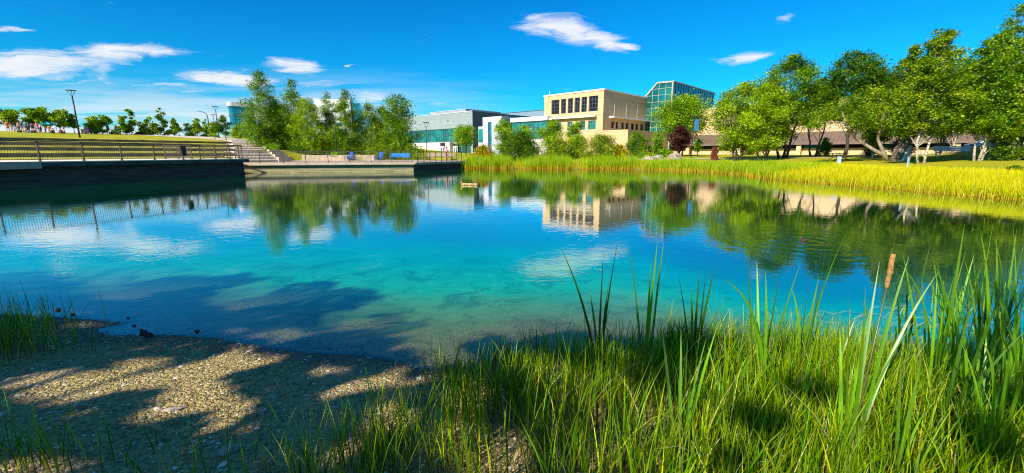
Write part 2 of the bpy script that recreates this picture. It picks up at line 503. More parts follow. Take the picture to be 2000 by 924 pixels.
class MB:
    def __init__(self):
        self.v = []
        self.f = []

    def box(self, x0, x1, y0, y1, z0, z1):
        b = len(self.v)
        for z in (z0, z1):
            self.v += [(x0, y0, z), (x1, y0, z), (x1, y1, z), (x0, y1, z)]
        self.f += [(b, b + 3, b + 2, b + 1), (b + 4, b + 5, b + 6, b + 7), (b, b + 1, b + 5, b + 4), (b + 1, b + 2, b + 6, b + 5),
                   (b + 2, b + 3, b + 7, b + 6), (b + 3, b, b + 4, b + 7)]
        return self

    def obox(self, c, sx, sy, sz, rz=0.0, rx=0.0, ry=0.0):
        """box of full sizes centred at c, rotated"""
        mt = Matrix.Rotation(rz, 3, 'Z') @ Matrix.Rotation(ry, 3, 'Y') @ Matrix.Rotation(rx, 3, 'X')
        b = len(self.v)
        for dz in (-.5, .5):
            for dx, dy in ((-.5, -.5), (.5, -.5), (.5, .5), (-.5, .5)):
                p = mt @ Vector((dx * sx, dy * sy, dz * sz)) + Vector(c)
                self.v.append(tuple(p))
        self.f += [(b, b + 3, b + 2, b + 1), (b + 4, b + 5, b + 6, b + 7), (b, b + 1, b + 5, b + 4), (b + 1, b + 2, b + 6, b + 5),
                   (b + 2, b + 3, b + 7, b + 6), (b + 3, b, b + 4, b + 7)]
        return self

    def bar(self, p, q, w, h=None):
        """rectangular bar from p to q, w across, h up"""
        p = Vector(p)
        q = Vector(q)
        h = h or w
        d = (q - p).normalized()
        up = Vector((0, 0, 1)) if abs(d.z) < 0.95 else Vector((0, 1, 0))
        s = d.cross(up).normalized()
        u = s.cross(d).normalized()
        b = len(self.v)
        for c in (p, q):
            for a, e in ((-1, -1), (1, -1), (1, 1), (-1, 1)):
                self.v.append(tuple(c + s * a * w / 2 + u * e * h / 2))
        self.f += [(b, b + 1, b + 2, b + 3), (b + 7, b + 6, b + 5, b + 4)]
        for i in range(4):
            j = (i + 1) % 4
            self.f.append((b + i, b + 4 + i, b + 4 + j, b + j))
        return self

    def tube(self, pts, radii, n=8, cap=True):
        pts = [Vector(p) for p in pts]
        if not isinstance(radii, (list, tuple)):
            radii = [radii] * len(pts)
        b0 = len(self.v)
        d = (pts[1] - pts[0]).normalized()
        s = d.orthogonal().normalized()
        for i, p in enumerate(pts):
            if i == 0:
                d = pts[1] - pts[0]
            elif i == len(pts) - 1:
                d = pts[-1] - pts[-2]
            else:
                d = pts[i + 1] - pts[i - 1]
            d = d.normalized()
            s = (s - d * s.dot(d)).normalized()
            u = d.cross(s)
            for k in range(n):
                a = 2 * math.pi * k / n
                self.v.append(tuple(p + (s * math.cos(a) + u * math.sin(a)) * radii[i]))
        for i in range(len(pts) - 1):
            for k in range(n):
                a = b0 + i * n + k
                c = b0 + i * n + (k + 1) % n
                self.f.append((a, c, c + n, a + n))
        if cap:
            self.f.append(tuple(b0 + k for k in reversed(range(n))))
            e = b0 + (len(pts) - 1) * n
            self.f.append(tuple(e + k for k in range(n)))
        return self

    def prism(self, poly, z0, z1):
        n = len(poly)
        b = len(self.v)
        self.v += [(p[0], p[1], z0) for p in poly] + [(p[0], p[1], z1) for p in poly]
        self.f.append(tuple(b + i for i in reversed(range(n))))
        self.f.append(tuple(b + n + i for i in range(n)))
        for i in range(n):
            j = (i + 1) % n
            self.f.append((b + i, b + j, b + n + j, b + n + i))
        return self

    def ball(self, c, rx, ry, rz, nu=10, nv=6, rot=None):
        b = len(self.v)
        c = Vector(c)
        for j in range(nv + 1):
            th = math.pi * j / nv
            for i in range(nu):
                ph = 2 * math.pi * i / nu
                p = Vector((rx * math.sin(th) * math.cos(ph), ry * math.sin(th) * math.sin(ph), rz * math.cos(th)))
                if rot:
                    p = rot @ p
                self.v.append(tuple(c + p))
        for j in range(nv):
            for i in range(nu):
                i2 = (i + 1) % nu
                self.f.append((b + j * nu + i, b + (j + 1) * nu + i, b + (j + 1) * nu + i2, b + j * nu + i2))
        return self

    def build(self, name, mat, parent=None, smooth=False, bevel=0.0):
        me = bpy.data.meshes.new(name)
        me.from_pydata(self.v, [], self.f)
        me.validate()
        bm = bmesh.new()
        bm.from_mesh(me)
        bmesh.ops.remove_doubles(bm, verts=bm.verts, dist=1e-6)
        bmesh.ops.recalc_face_normals(bm, faces=bm.faces)
        bm.to_mesh(me)
        bm.free()
        if smooth:
            me.polygons.foreach_set('use_smooth', [True] * len(me.polygons))
        if mat:
            me.materials.append(mat)
        o = bpy.data.objects.new(name, me)
        COL.objects.link(o)
        if parent is not None:
            o.parent = parent
        if bevel:
            md = o.modifiers.new('bevel', 'BEVEL')
            md.width = bevel
            md.segments = 2
            md.limit_method = 'ANGLE'
        return o
# ---------------------------------------------------------------- terrain
SHORE = [(-31.9, 3.4), (-20, 5.6), (-12, 5.4), (-8, 4.95), (-5.88, 4.62), (-5.19, 4.53), (-4.75, 4.46), (-4.15, 4.34), (-4.35, 4.18),
         (-4.06, 4.02), (-3.51, 4.04), (-2.95, 3.96), (-2.45, 3.78), (-1.88, 3.63), (-1.44, 3.58), (-1.1, 3.50), (-.75, 3.30), (-.35, 3.35),
         (0, 3.6), (1, 3.6), (2, 3.5), (3, 3.25), (4, 3.1), (6, 3.0), (9, 3.5), (13, 5), (18, 8), (20.6, 12), (20.1, 16.5),
         (20, 19.5), (19.75, 23.5), (19.2, 28), (19.1, 30.7), (20.96, 36.6), (18.9, 45.3), (11.8, 49.7), (0, 52.2), (-6.3, 52.2),
         (-10.06, 43.96), (-24.13, 40.46), (-23.36, 36.58)]
SH = np.array(SHORE)


def shore_dist(x, y):
    """signed distance to the shoreline, positive over the water"""
    x = np.asarray(x, float)
    y = np.asarray(y, float)
    best = np.full(x.shape, 1e9)
    inside = np.zeros(x.shape, bool)
    n = len(SH)
    for i in range(n):
        ax, ay = SH[i]
        bx, by = SH[(i + 1) % n]
        dx, dy = bx - ax, by - ay
        t = np.clip(((x - ax) * dx + (y - ay) * dy) / (dx * dx + dy * dy), 0, 1)
        d = np.hypot(x - ax - t * dx, y - ay - t * dy)
        best = np.minimum(best, d)
        c = ((ay > y) != (by > y))
        with np.errstate(divide='ignore', invalid='ignore'):
            xi = ax + (y - ay) * dx / (dy if dy != 0 else 1e-9)
        inside ^= c & (x < xi)
    return np.where(inside, best, -best)


def sm(a, b, x):
    t = np.clip((x - a) / (b - a), 0, 1)
    return t * t * (3 - 2 * t)


E0 = np.array([-26.6, 49.0])
TN = np.array([-0.82, 0.5724])
TU = np.array([0.5724, 0.82])


def uv_of(x, y):
    return (x - E0[0]) * TU[0] + (y - E0[1]) * TU[1], (x - E0[0]) * TN[0] + (y - E0[1]) * TN[1]


def xy_of(u, v):
    return (E0[0] + TU[0] * u + TN[0] * v, E0[1] + TU[1] * u + TN[1] * v)


DECKD = np.array([0.2477, 0.9688])
DECKN = np.array([-0.9688, 0.2477])
DS = np.array([-26.97, 22.46])
PLAZA = [(-23.6, 41.1), (-10.45, 44.35), (-6.2, 53.6), (-7.5, 60), (-12, 64.5), (-20, 64.5), (-29, 58), (-34, 50), (-27, 41)]


def in_poly(x, y, poly):
    inside = np.zeros(np.shape(x), bool)
    n = len(poly)
    for i in range(n):
        ax, ay = poly[i]
        bx, by = poly[(i + 1) % n]
        c = ((ay > y) != (by > y))
        inside ^= c & (x < ax + (y - ay) * (bx - ax) / ((by - ay) if by != ay else 1e-9))
    return inside


def ground(x, y):
    x = np.asarray(x, float)
    y = np.asarray(y, float)
    d = shore_dist(x, y)
    o = np.maximum(-d, 0)
    near = np.minimum(0.30, 0.058 * o) + 0.02 * np.sin(x * 2.3 + y * 1.1) * sm(0.2, 1.5, o) + 0.014 * np.sin(x * 5.1 - y * 3.7) * sm(0.1, 1, o)
    far = 1.62 * (1 - np.exp(-o / 9.0))
    far = far + 1.5 * np.exp(-(((x - 53) / 9) ** 2 + ((y - 39) / 8) ** 2))
    w = sm(7, 16, y + np.maximum(0, np.abs(x) - 12) * 0.6)
    z = near * (1 - w) + far * w
    u, v = uv_of(x, y)
    edge = 0.394 * v
    left = np.where(v < 34, 0.9 + 3.0 * np.clip(v, 0, 34) / 34 - 0.75, 3.9 + 0.057 * (v - 34))
    left = np.where(v > 62, 5.5 - 0.05 * (v - 62), left)
    left = np.maximum(left, 0.4)
    right = 0.92 + 2.95 * sm(3, 34, v) + 0.035 * np.clip(v - 34, 0, 28) - 0.04 * np.maximum(v - 62, 0)
    right = np.maximum(right, 0.9)
    outer = np.where(v < 34, 0.98 + 3.0 * np.clip(v, 0, 34) / 34, left)
    b = sm(0.5, 9, u - edge)
    hill = np.where(u - edge > 0.45, outer * (1 - b) + right * b, left)
    wu = 1 - sm(36, 66, u)
    region = sm(-2, 1, v) * wu * (y > 25)
    z = np.where(region > 0, z * (1 - region) + hill * region, z)
    # nothing pokes through the paved plaza and the boardwalk
    pl = in_poly(x, y, PLAZA)
    z = np.where(pl, np.minimum(z, 0.35), z)
    t = (x - DS[0]) * DECKD[0] + (y - DS[1]) * DECKD[1]
    q = (x - DS[0]) * DECKN[0] + (y - DS[1]) * DECKN[1]
    z = np.where((t > -60) & (t < 17) & (q > -0.5) & (q < 9.5), np.minimum(z, 0.3), z)
    bed = -np.minimum(1.6, 0.125 * d + 0.004 * d * d)
    bed = bed + 0.02 * np.sin(x * 1.7 + 1.3 * y) * sm(0, 1.5, d)
    z = np.where(d > 0, bed, z)
    return z


def gz(x, y):
    return float(ground(np.array([x]), np.array([y]))[0])


def axis(lo, hi, fine_lo, fine_hi, fine, grow, cap):
    pts = list(np.arange(fine_lo, fine_hi, fine))
    s, p = fine, fine_lo
    L = []
    while p > lo:
        s = min(s * grow, cap + 0.06 * max(0, abs(p) - 90))
        p -= s
        L.append(p)
    s, p = fine, pts[-1]
    U = []
    while p < hi:
        s = min(s * grow, cap + 0.06 * max(0, abs(p) - 90))
        p += s
        U.append(p)
    return np.array(L[::-1] + pts + U)


def grid_mesh(name, xs, ys, zf, mat, attrs=None, smooth=True):
    X, Y = np.meshgrid(xs, ys)
    Z = zf(X.ravel(), Y.ravel())
    V = np.stack([X.ravel(), Y.ravel(), Z], 1)
    nx, ny = len(xs), len(ys)
    i = np.arange(ny - 1)[:, None] * nx + np.arange(nx - 1)[None, :]
    i = i.ravel()
    Fq = np.stack([i, i + 1, i + nx + 1, i + nx], 1)
    at_ = {k: f(X.ravel(), Y.ravel()) for k, f in (attrs or {}).items()}
    return np_mesh(name, V, Fq, mat, attr=at_, smooth=smooth)


# lawn, gravel beach and lake bed in one sheet
gm, t, out = new_mat('ground')
pos = t.node('ShaderNodeTexCoord').outputs['Object']
a_b = t.node('ShaderNodeAttribute', attribute_name='beach').outputs['Fac']
a_s = t.node('ShaderNodeAttribute', attribute_name='shore').outputs['Fac']
nl = t.noise(pos, 0.18, 5, 0.6)
nf = t.noise(pos, 7.0, 5, 0.7)
lawn = t.mix(t.mapr(nl, 0.3, 0.7), (0.34, 0.34, 0.001), (0.46, 0.39, 0.001))
lawn = t.mix(t.mapr(nf, 0.35, 0.75, 0.0, 0.6), lawn, (0.17, 0.20, 0.001))
vor = t.node('ShaderNodeTexVoronoi')
vor.inputs['Scale'].default_value = 38
t.link(pos, vor.inputs['Vector'])
vor2 = t.node('ShaderNodeTexVoronoi')
vor2.inputs['Scale'].default_value = 95
t.link(pos, vor2.inputs['Vector'])
peb = t.ramp(t.node('ShaderNodeSeparateColor').outputs[0], [(0, (0, 0, 0)), (1, (1, 1, 1))])
sc1 = t.node('ShaderNodeSeparateColor')
t.link(vor.outputs['Color'], sc1.inputs[0])
sc2 = t.node('ShaderNodeSeparateColor')
t.link(vor2.outputs['Color'], sc2.inputs[0])
g1 = t.ramp(sc1.outputs[0], [(0.0, (0.12, 0.08, 0.025)), (0.5, (0.33, 0.23, 0.08)), (1.0, (0.62, 0.45, 0.18))])
g2 = t.ramp(sc2.outputs[1], [(0.0, (0.17, 0.12, 0.04)), (0.6, (0.38, 0.27, 0.09)), (1.0, (0.60, 0.44, 0.18))])
gravel = t.mix(0.5, g1, g2)
big = t.noise(pos, 1.1, 5, 0.65)
gravel = t.mix(t.mapr(big, 0.45, 0.7, 0.0, 0.75), gravel, (0.42, 0.31, 0.16))
wet = t.mapr(t.math('ADD', a_s, t.math('MULTIPLY', t.noise(pos, 6, 4), 0.15)), -0.28, 0.02)
gravel = t.mix(t.math('MULTIPLY', wet, 0.72), gravel, (0.035, 0.028, 0.018))
weed = t.noise(pos, 2.2, 7, 0.72, 0.5)
bedc = t.mix(t.mapr(weed, 0.50, 0.68), (0.90, 0.76, 0.34), (0.34, 0.36, 0.11))
bedc = t.mix(t.mapr(t.noise(pos, 11, 4, 0.7), 0.52, 0.72, 0, 0.75), bedc, (0.16, 0.15, 0.06))
bedc = t.mix(t.mapr(a_s, 2.0, 9.0), bedc, (0.05, 0.16, 0.13))
c = t.mix(a_b, lawn, gravel)
c = t.mix(t.mapr(a_s, -0.02, 0.10), c, bedc)
b = t.node('ShaderNodeBsdfPrincipled')
t.link(c, b.inputs['Base Color'])
t.link(t.mapr(wet, 0, 1, 0.95, 0.55), b.inputs['Roughness'])
b.inputs['Specular IOR Level'].default_value = 0.25
bp = t.node('ShaderNodeBump')
bp.inputs['Strength'].default_value = 0.9
bp.inputs['Distance'].default_value = 0.02
hh = t.math('ADD', t.math('MULTIPLY', vor.outputs['Distance'], -0.9), t.math('MULTIPLY', vor2.outputs['Distance'], -0.5))
t.link(t.math('ADD', hh, t.math('MULTIPLY', nf, 1.4)), bp.inputs['Height'])
t.link(bp.outputs[0], b.inputs['Normal'])
t.link(b.outputs[0], out.inputs[0])


def beach_attr(x, y):
    d = shore_dist(x, y)
    near = (y < 12) & (np.abs(x) < 18)
    return np.where(near, 1.0, np.where((d > -0.8) & (d < 1), 0.7, 0.0))


gx = axis(-900, 900, -7.0, 7.5, 0.07, 1.10, 0.9)
gy = axis(-60, 1500, 1.0, 6.2, 0.07, 1.10, 0.9)
g_obj = grid_mesh('ground', gx, gy, ground, gm, {'beach': beach_attr, 'shore': lambda x, y: np.clip(shore_dist(x, y), -20, 20)})
tag(g_obj, kind='structure')

# ---------------------------------------------------------------- water
wm, t, out = new_mat('lake_water')
pos = t.node('ShaderNodeTexCoord').outputs['Object']
sh = t.node('ShaderNodeAttribute', attribute_name='shore').outputs['Fac']
patch = t.noise(pos, 0.55, 5, 0.65, 0.3)
d2 = t.math('ADD', sh, t.math('MULTIPLY', t.math('SUBTRACT', patch, 0.5), 1.8))
body = t.ramp(t.mapr(d2, 0, 16, smooth=False), [(0.0, (0.40, 0.46, 0.14)), (0.05, (0.22, 0.66, 0.20)), (0.12, (0.01, 0.60, 0.29)), (0.21, (0.0, 0.40, 0.27)),
                                                (0.33, (0.0, 0.17, 0.14)), (0.55, (0.0, 0.045, 0.030)), (1.0, (0.0, 0.050, 0.018))])
wd = t.noise(pos, 1.9, 8, 0.75, 0.8)
body = t.mix(t.math('MULTIPLY', t.mapr(wd, 0.47, 0.62), t.mapr(sh, 6.5, 1.0, 0.0, 0.62)), body, (0.0, 0.13, 0.085))
body = t.mix(t.math('MULTIPLY', t.mapr(wd, 0.42, 0.30), t.mapr(sh, 5.0, 1.0, 0.0, 0.6)), body, (0.30, 0.62, 0.36))
tint = t.ramp(t.mapr(sh, 0, 5, smooth=False), [(0.0, (1, 1, 1)), (0.14, (0.90, 1.0, 0.80)), (0.34, (0.42, 1.0, 0.74)), (1.0, (0.02, 0.62, 0.60))])
milk = t.ramp(t.mapr(sh, 0, 8, smooth=False), [(0.0, (0.0, 0.0, 0.0)), (0.10, (0.10,) * 3), (0.25, (0.50,) * 3), (0.5, (0.75,) * 3), (1.0, (0.9,) * 3)])
trn = t.node('ShaderNodeBsdfTransparent')
t.link(tint, trn.inputs[0])
dif = t.node('ShaderNodeBsdfDiffuse')
t.link(body, dif.inputs[0])
inner = t.mixsh(milk, trn.outputs[0], dif.outputs[0])
gls = t.node('ShaderNodeBsdfGlossy')
gls.inputs['Roughness'].default_value = 0.0
gls.inputs['Color'].default_value = (0.93, 0.97, 1.0, 1)
fr = t.node('ShaderNodeFresnel')
fr.inputs['IOR'].default_value = 1.55
# soft wind ripples, patchy, and rings spreading from the swimming bird
ws = t.vmath('MULTIPLY', pos, (1.0, 1.5, 1.0))
r1 = t.noise(ws, 2.6, 3, 0.55, 0.2)
r2 = t.noise(ws, 9.0, 2, 0.5)
calm = t.mapr(t.noise(pos, 0.11, 3), 0.35, 0.65, 0.35, 1.0)
hgt = t.math('MULTIPLY', t.math('ADD', r1, t.math('MULTIPLY', r2, 0.22)), calm)
bird_at = on_z(1570, 471)
rel = t.vmath('SUBTRACT', pos, (bird_at.x, bird_at.y, 0))
rd = t.vmath('LENGTH', rel)
ring = t.math('MULTIPLY', t.math('SINE', t.math('MULTIPLY', rd, 15.0)), t.mapr(rd, 2.6, 0.15, 0.0, 1.0))
hgt = t.math('ADD', hgt, t.math('MULTIPLY', ring, 0.40))
bp = t.node('ShaderNodeBump')
bp.inputs['Strength'].default_value = 1.0
bp.inputs['Distance'].default_value = 0.0032
t.link(hgt, bp.inputs['Height'])
t.link(bp.outputs[0], gls.inputs['Normal'])
t.link(bp.outputs[0], fr.inputs['Normal'])
t.link(t.mixsh(t.mapr(fr.outputs[0], 0.08, 0.52, 0.02, 0.84, smooth=False), inner, gls.outputs[0]), out.inputs[0])
NB = SH[1:28]


def beach_dist(x, y):
    best = np.full(np.shape(x), 1e9)
    for (ax, ay), (bx, by) in zip(NB[:-1], NB[1:]):
        dx, dy = bx - ax, by - ay
        tt = np.clip(((x - ax) * dx + (y - ay) * dy) / (dx * dx + dy * dy), 0, 1)
        best = np.minimum(best, np.hypot(x - ax - tt * dx, y - ay - tt * dy))
    return np.where(shore_dist(x, y) > 0, best, 0) * (1 + 1.6 * sm(1.2, 5, x)) + 30 * sm(-14, -22, x)


wx = axis(-32, 24, -7, 7.5, 0.12, 1.12, 0.6)
wy = axis(2.2, 54, 2.6, 6.5, 0.12, 1.12, 0.6)
water = grid_mesh('water', wx, wy, lambda x, y: np.zeros_like(x), wm, {'shore': lambda x, y: np.clip(beach_dist(x, y), -1, 40)})
tag(water, kind='structure')


# ---------------------------------------------------------------- railings, walls, plaza, terraces
def railing(pts, label, cat='railing', group=None, mesh_gap=0.11, h=1.08):
    """posts stand at pts (x, y, z); one picket panel for every bay"""
    c = pts[0]
    root = empty('railing', c, 0, label, cat, group)
    rel = [Vector(p) - Vector(c) for p in pts]
    for p in rel:
        b = MB()
        b.obox(p + Vector((0, 0, h / 2)), 0.07, 0.07, h, 0.25)
        b.obox(p + Vector((0, 0, 0.012)), 0.16, 0.16, 0.02, 0.25)
        b.build('post', M['rail'], root)
    for a, e in zip(rel[:-1], rel[1:]):
        up = Vector((0, 0, 1))
        MB().bar(a + up * (h + .025), e + up * (h + .025), 0.09, 0.05).build('top_rail', M['rail'], root)
        b = MB()
        d = (e - a)
        L = d.length
        d = d / L
        b.bar(a + up * 0.10 + d * .037, e + up * 0.10 - d * .037, 0.03, 0.03)
        n = max(2, int(L / mesh_gap))
        for k in range(1, n):
            q = a + d * L * k / n
            b.bar(q + up * 0.116, q + up * h, 0.014, 0.014)
        b.build('picket_panel', M['rail'], root)
    return root


def dk(t_, q, z):
    return (DS[0] + DECKD[0] * t_ + DECKN[0] * q, DS[1] + DECKD[1] * t_ + DECKN[1] * q, z)


rz_deck = math.atan2(DECKD[1], DECKD[0])
# in the frame of the boardwalk: +x runs along the edge, +y runs inland
bw = empty('boardwalk', (*DS, 0), rz_deck, 'long dark-faced raised boardwalk along the left bank with a railing on it', 'boardwalk')
MB().box(-55, 15.3, 0.05, 9, -1.6, 1.06).build('wall', M['stone_wall_shaded'], bw)
b = MB()
x = -55
while x < 15.6:
    b.box(x, min(x + 2.43, 15.6), -0.28, 0.6, 1.064, 1.30)
    x += 2.45
b.build('fascia', pbr('dark_green_concrete', (0.085, 0.115, 0.10), 0.85, var=0.25, vscale=1.5, bump=0.4), bw)
MB().box(-55, 15.62, -0.30, 9.2, 1.304, 1.37).build('deck_slab', pbr('sunlit_concrete', (0.78, 0.66, 0.48), 0.85, var=.08, bump=.3), bw, bevel=0.01)  # pale concrete, colour lightened so the slab edge looks sunlit
MB().box(-55, 1.6, -0.5, -0.29, 0.98, 1.36).build('kerb', M['concrete'], bw)
pp = [dk(1.85 - 2.05 * k, 0.0, 1.37) for k in range(14, 0, -1)] + [dk(x, 0.0, 1.37) for x in (1.85, 3.9, 5.95, 8.0, 10.05, 11.4, 12.7, 14.0, 15.2)]
railing(pp, 'long brown metal railing with thin pickets on the left boardwalk edge', group='railings round the pond')
railing([dk(15.2, 0.3 + 1.3 * k, 1.37) for k in range(4)], 'short brown railing closing the far end of the left boardwalk', group='railings round the pond')
railing([dk(12.5, 2.2 + 1.4 * k, 1.37) for k in range(3)], 'brown railing set back behind the far end of the boardwalk', group='railings round the pond')
# equipment box on the railing
pb = dk(10.0, -0.12, 1.75)
lb = empty('rescue_box', pb, rz_deck, 'black box hung on a post of the left boardwalk railing', 'rescue box')
MB().box(-0.17, 0.17, -0.11, 0.08, -0.1, 0.55).build('case', pbr('black_plastic', (0.015, 0.018, 0.02), 0.5), lb, bevel=0.02)
MB().box(-0.18, 0.18, -0.13, 0.1, 0.553, 0.6).build('lid', M['pole'], lb, bevel=0.01)

# plaza with its two retaining walls
pz = MB().prism(PLAZA, -1.4, 0.897).build('pavement', M['paving'])
tag(pz, kind='structure')
C1 = Vector((-10.06, 43.96, 0))
A = Vector((0.9704, 0.2414, 0))
Bn = Vector((-0.2414, 0.9704, 0))
Ee = Vector((0.4155, 0.9096, 0))
fw = empty('retaining_wall', C1, math.atan2(A.y, A.x), 'sunlit stacked stone wall with pale coping in front of the plaza', 'retaining wall', 'retaining walls of the plaza')
MB().box(-17.5, 0.0, 0.0, 0.7, -1.5, 0.70).build('stone_face', M['stone_wall'], fw)
MB().box(-18.2, 0.12, -0.28, 0.9, 0.704, 0.90).build('coping', M['concrete'], fw, bevel=0.01)
sw = empty('retaining_wall', C1, math.atan2(Ee.y, Ee.x), 'shaded dark stone wall at the right side of the plaza beside the reeds', 'retaining wall', 'retaining walls of the plaza')
MB().box(0.02, 10.5, -0.0, 0.5, -1.5, 0.66).build('stone_face', M['stone_wall_shaded'], sw)
MB().box(0.16, 10.6, -0.22, 0.75, 0.664, 0.895).build('coping', M['concrete'], sw, bevel=0.01)
fr_pts = [C1 + A * (-2.0 * k) + Bn * 0.12 + Vector((-.1, 0, 0.9)) for k in range(8, -1, -1)]
railing(fr_pts, 'brown metal railing along the sunlit front of the plaza', group='railings round the pond')
sd_pts = [C1 + Ee * (1.1 * k + .9) + Vector((-0.12, 0.05, 0.895)) for k in range(0, 9)]
railing(sd_pts, 'brown metal railing along the shaded right side of the plaza', group='railings round the pond')

# grass terraces and wide steps of the slope
rz_t = math.atan2(TU[1], TU[0])
ter = empty('grass_terrace', (*E0, 0), rz_t, 'curb-edged grass terraces stepping up behind the left boardwalk', 'terrace')
for k in range(5):
    v0, v1 = 6.8 * k, 6.8 * (k + 1)
    z0, z1 = 0.9 + 0.6 * k, 0.9 + 0.6 * (k + 1)
    ue = 0.394 * v0 - 4.1
    MB().box(-110, ue, v0, v0 + 0.5, z0 - 0.5, z0 + 0.34).build('seat_wall', M['concrete_grey'], ter)
    q = MB()
    ys_ = [v0 + 0.5, v0 + 1.1, v0 + 2.2, v1 + 0.02]
    zs_ = [z0 + 0.32, z0 + 0.45, z0 + 0.54, z1 - 0.005]
    q.v = [(x_, y_, z_) for y_, z_ in zip(ys_, zs_) for x_ in (-110, ue)] + [(x_, y_, z0 - .5) for y_ in (ys_[0], ys_[-1]) for x_ in (-110, ue)]
    q.f = [(0, 1, 3, 2), (2, 3, 5, 4), (4, 5, 7, 6), (8, 9, 1, 0), (6, 7, 11, 10), (1, 9, 11, 7, 5, 3), (0, 2, 4, 6, 10, 8), (8, 10, 11, 9)]
    q.build('grass_tread', bpy.data.materials.get('terrace_grass') or pbr('terrace_grass', (0.42, 0.37, 0.004), 0.95, var=0.3, vscale=0.5, bump=0.6, bscale=12), ter)
stp = empty('stone_steps', (*E0, 0), rz_t, 'wide pale steps climbing the slope between terraces and birch trees', 'steps')
for j in range(10):
    v0 = 3.4 * j
    e = 0.394 * v0
    zt_ = 1.2 + 0.3 * j
    q = MB()
    ve = v0 + 3.5 + (0.3 if j == 9 else 0)
    prof_ = [(v0, 0.4 + .3 * j), (v0, zt_ - .13), (v0 - .05, zt_ - .12), (v0 + .10, zt_ + .02), (ve, zt_ + .01), (ve, .4 + .3 * j)]
    q.v = [(e - 4.0, y_, z_) for y_, z_ in prof_] + [(e, y_, z_) for y_, z_ in prof_]
    q.f = [tuple(range(6)), tuple(6 + k_ for k_ in reversed(range(6)))] + [(k_, 6 + k_, 6 + (k_ + 1) % 6, (k_ + 1) % 6) for k_ in range(6)]
    q.build('step', M['steps'], stp)
    MB().box(e + 0.003, e + 1.5, v0 - 0.25, v0 + 0.35, 0.3 + 0.3 * j, 1.42 + 0.3 * j).build('cheek_block', M['concrete'], stp)


def drape(name, quads_uv, mat, lift=0.03, kind='structure', res=1.0):
    """a strip following the terrain; quads_uv: list of (left point, right point) across the path"""
    V, Fq = [], []
    nc = 7
    pts = []
    for (l0, r0), (l1, r1) in zip(quads_uv[:-1], quads_uv[1:]):
        L = max(2, int(math.dist(l0, l1) / res))
        for i in range(L):
            f = i / L
            pts.append(((l0[0] + (l1[0] - l0[0]) * f, l0[1] + (l1[1] - l0[1]) * f), (r0[0] + (r1[0] - r0[0]) * f, r0[1] + (r1[1] - r0[1]) * f)))
    pts.append(quads_uv[-1])
    for l, r in pts:
        for c_ in range(nc):
            f = c_ / (nc - 1)
            x, y = l[0] + (r[0] - l[0]) * f, l[1] + (r[1] - l[1]) * f
            V.append((x, y, gz(x, y) + lift))
    for i in range(len(pts) - 1):
        for c_ in range(nc - 1):
            a = i * nc + c_
            Fq.append((a, a + 1, a + nc + 1, a + nc))
    o = np_mesh(name, V, Fq, mat, smooth=True)
    tag(o, kind=kind)
    return o


drape('path', [(xy_of(13.4 - 4.5, 34.4), xy_of(13.4 - .3, 34.4)), (xy_of(9, 44), xy_of(17, 44)), (xy_of(5, 56), xy_of(17, 56)), (xy_of(0, 64), xy_of(14, 64))], M['steps'], 0.04)
drape('path', [((16, 56), (16.6, 57.6)), ((24, 54), (24.8, 55.6)), ((34, 47), (35.4, 48.4)), ((44, 41), (45, 42.6)), ((60, 40), (60, 41.8))], M['paving'], 0.03)
# planter wall behind the plaza, with the raised bed of plants it holds
pa = at(530, 58)
pw = empty('planter_wall', (-27.2, 56.0, 0.897), 0.16, 'low tan planter wall at the back of the plaza beneath the birches', 'planter wall')
MB().box(0, 9.0, 0, 0.4, 0, 0.62).build('wall', M['concrete'], pw)
MB().box(-0.05, 9.05, -0.05, 0.46, 0.622, 0.70).build('cap', M['steps'], pw)

# ---------------------------------------------------------------- buildings
BA = math.atan2(0.725, 0.688)          # x' runs away to the right along the shaded facades, y' away to the left along the sunlit ones


def fy_(O, px):                        # y' where the sunlit facade through O crosses the column px
    r = (px - 1000) / 846.0
    return (O[0] - O[1] * r) / (0.725 + 0.688 * r)


def fx_(O, px):
    r = (px - 1000) / 846.0
    return (O[1] * r - O[0]) / (0.688 - 0.725 * r)


def zz(Y, py):
    return CAM_Z + slope_of(1000, py)[1] * Y


def holed(b, axis_, l0, l1, z0, z1, holes, d0, d1):
    """wall slab along an axis ('x' or 'y') with rectangular openings; d0..d1 is its thickness span"""
    us = sorted(set([l0, l1] + [h[0] for h in holes] + [h[1] for h in holes]))
    zs = sorted(set([z0, z1] + [h[2] for h in holes] + [h[3] for h in holes]))
    for i in range(len(us) - 1):
        run = None
        for j in range(len(zs) - 1):
            uc, zc = (us[i] + us[i + 1]) / 2, (zs[j] + zs[j + 1]) / 2
            hole = any(h[0] < uc < h[1] and h[2] < zc < h[3] for h in holes)
            if not hole:
                if run is None:
                    run = zs[j]
                end = zs[j + 1]
            if (hole or j == len(zs) - 2) and run is not None:
                if axis_ == 'y':
                    b.box(d0, d1, us[i], us[i + 1], run, end)
                else:
                    b.box(us[i], us[i + 1], d0, d1, run, end)
                run = None


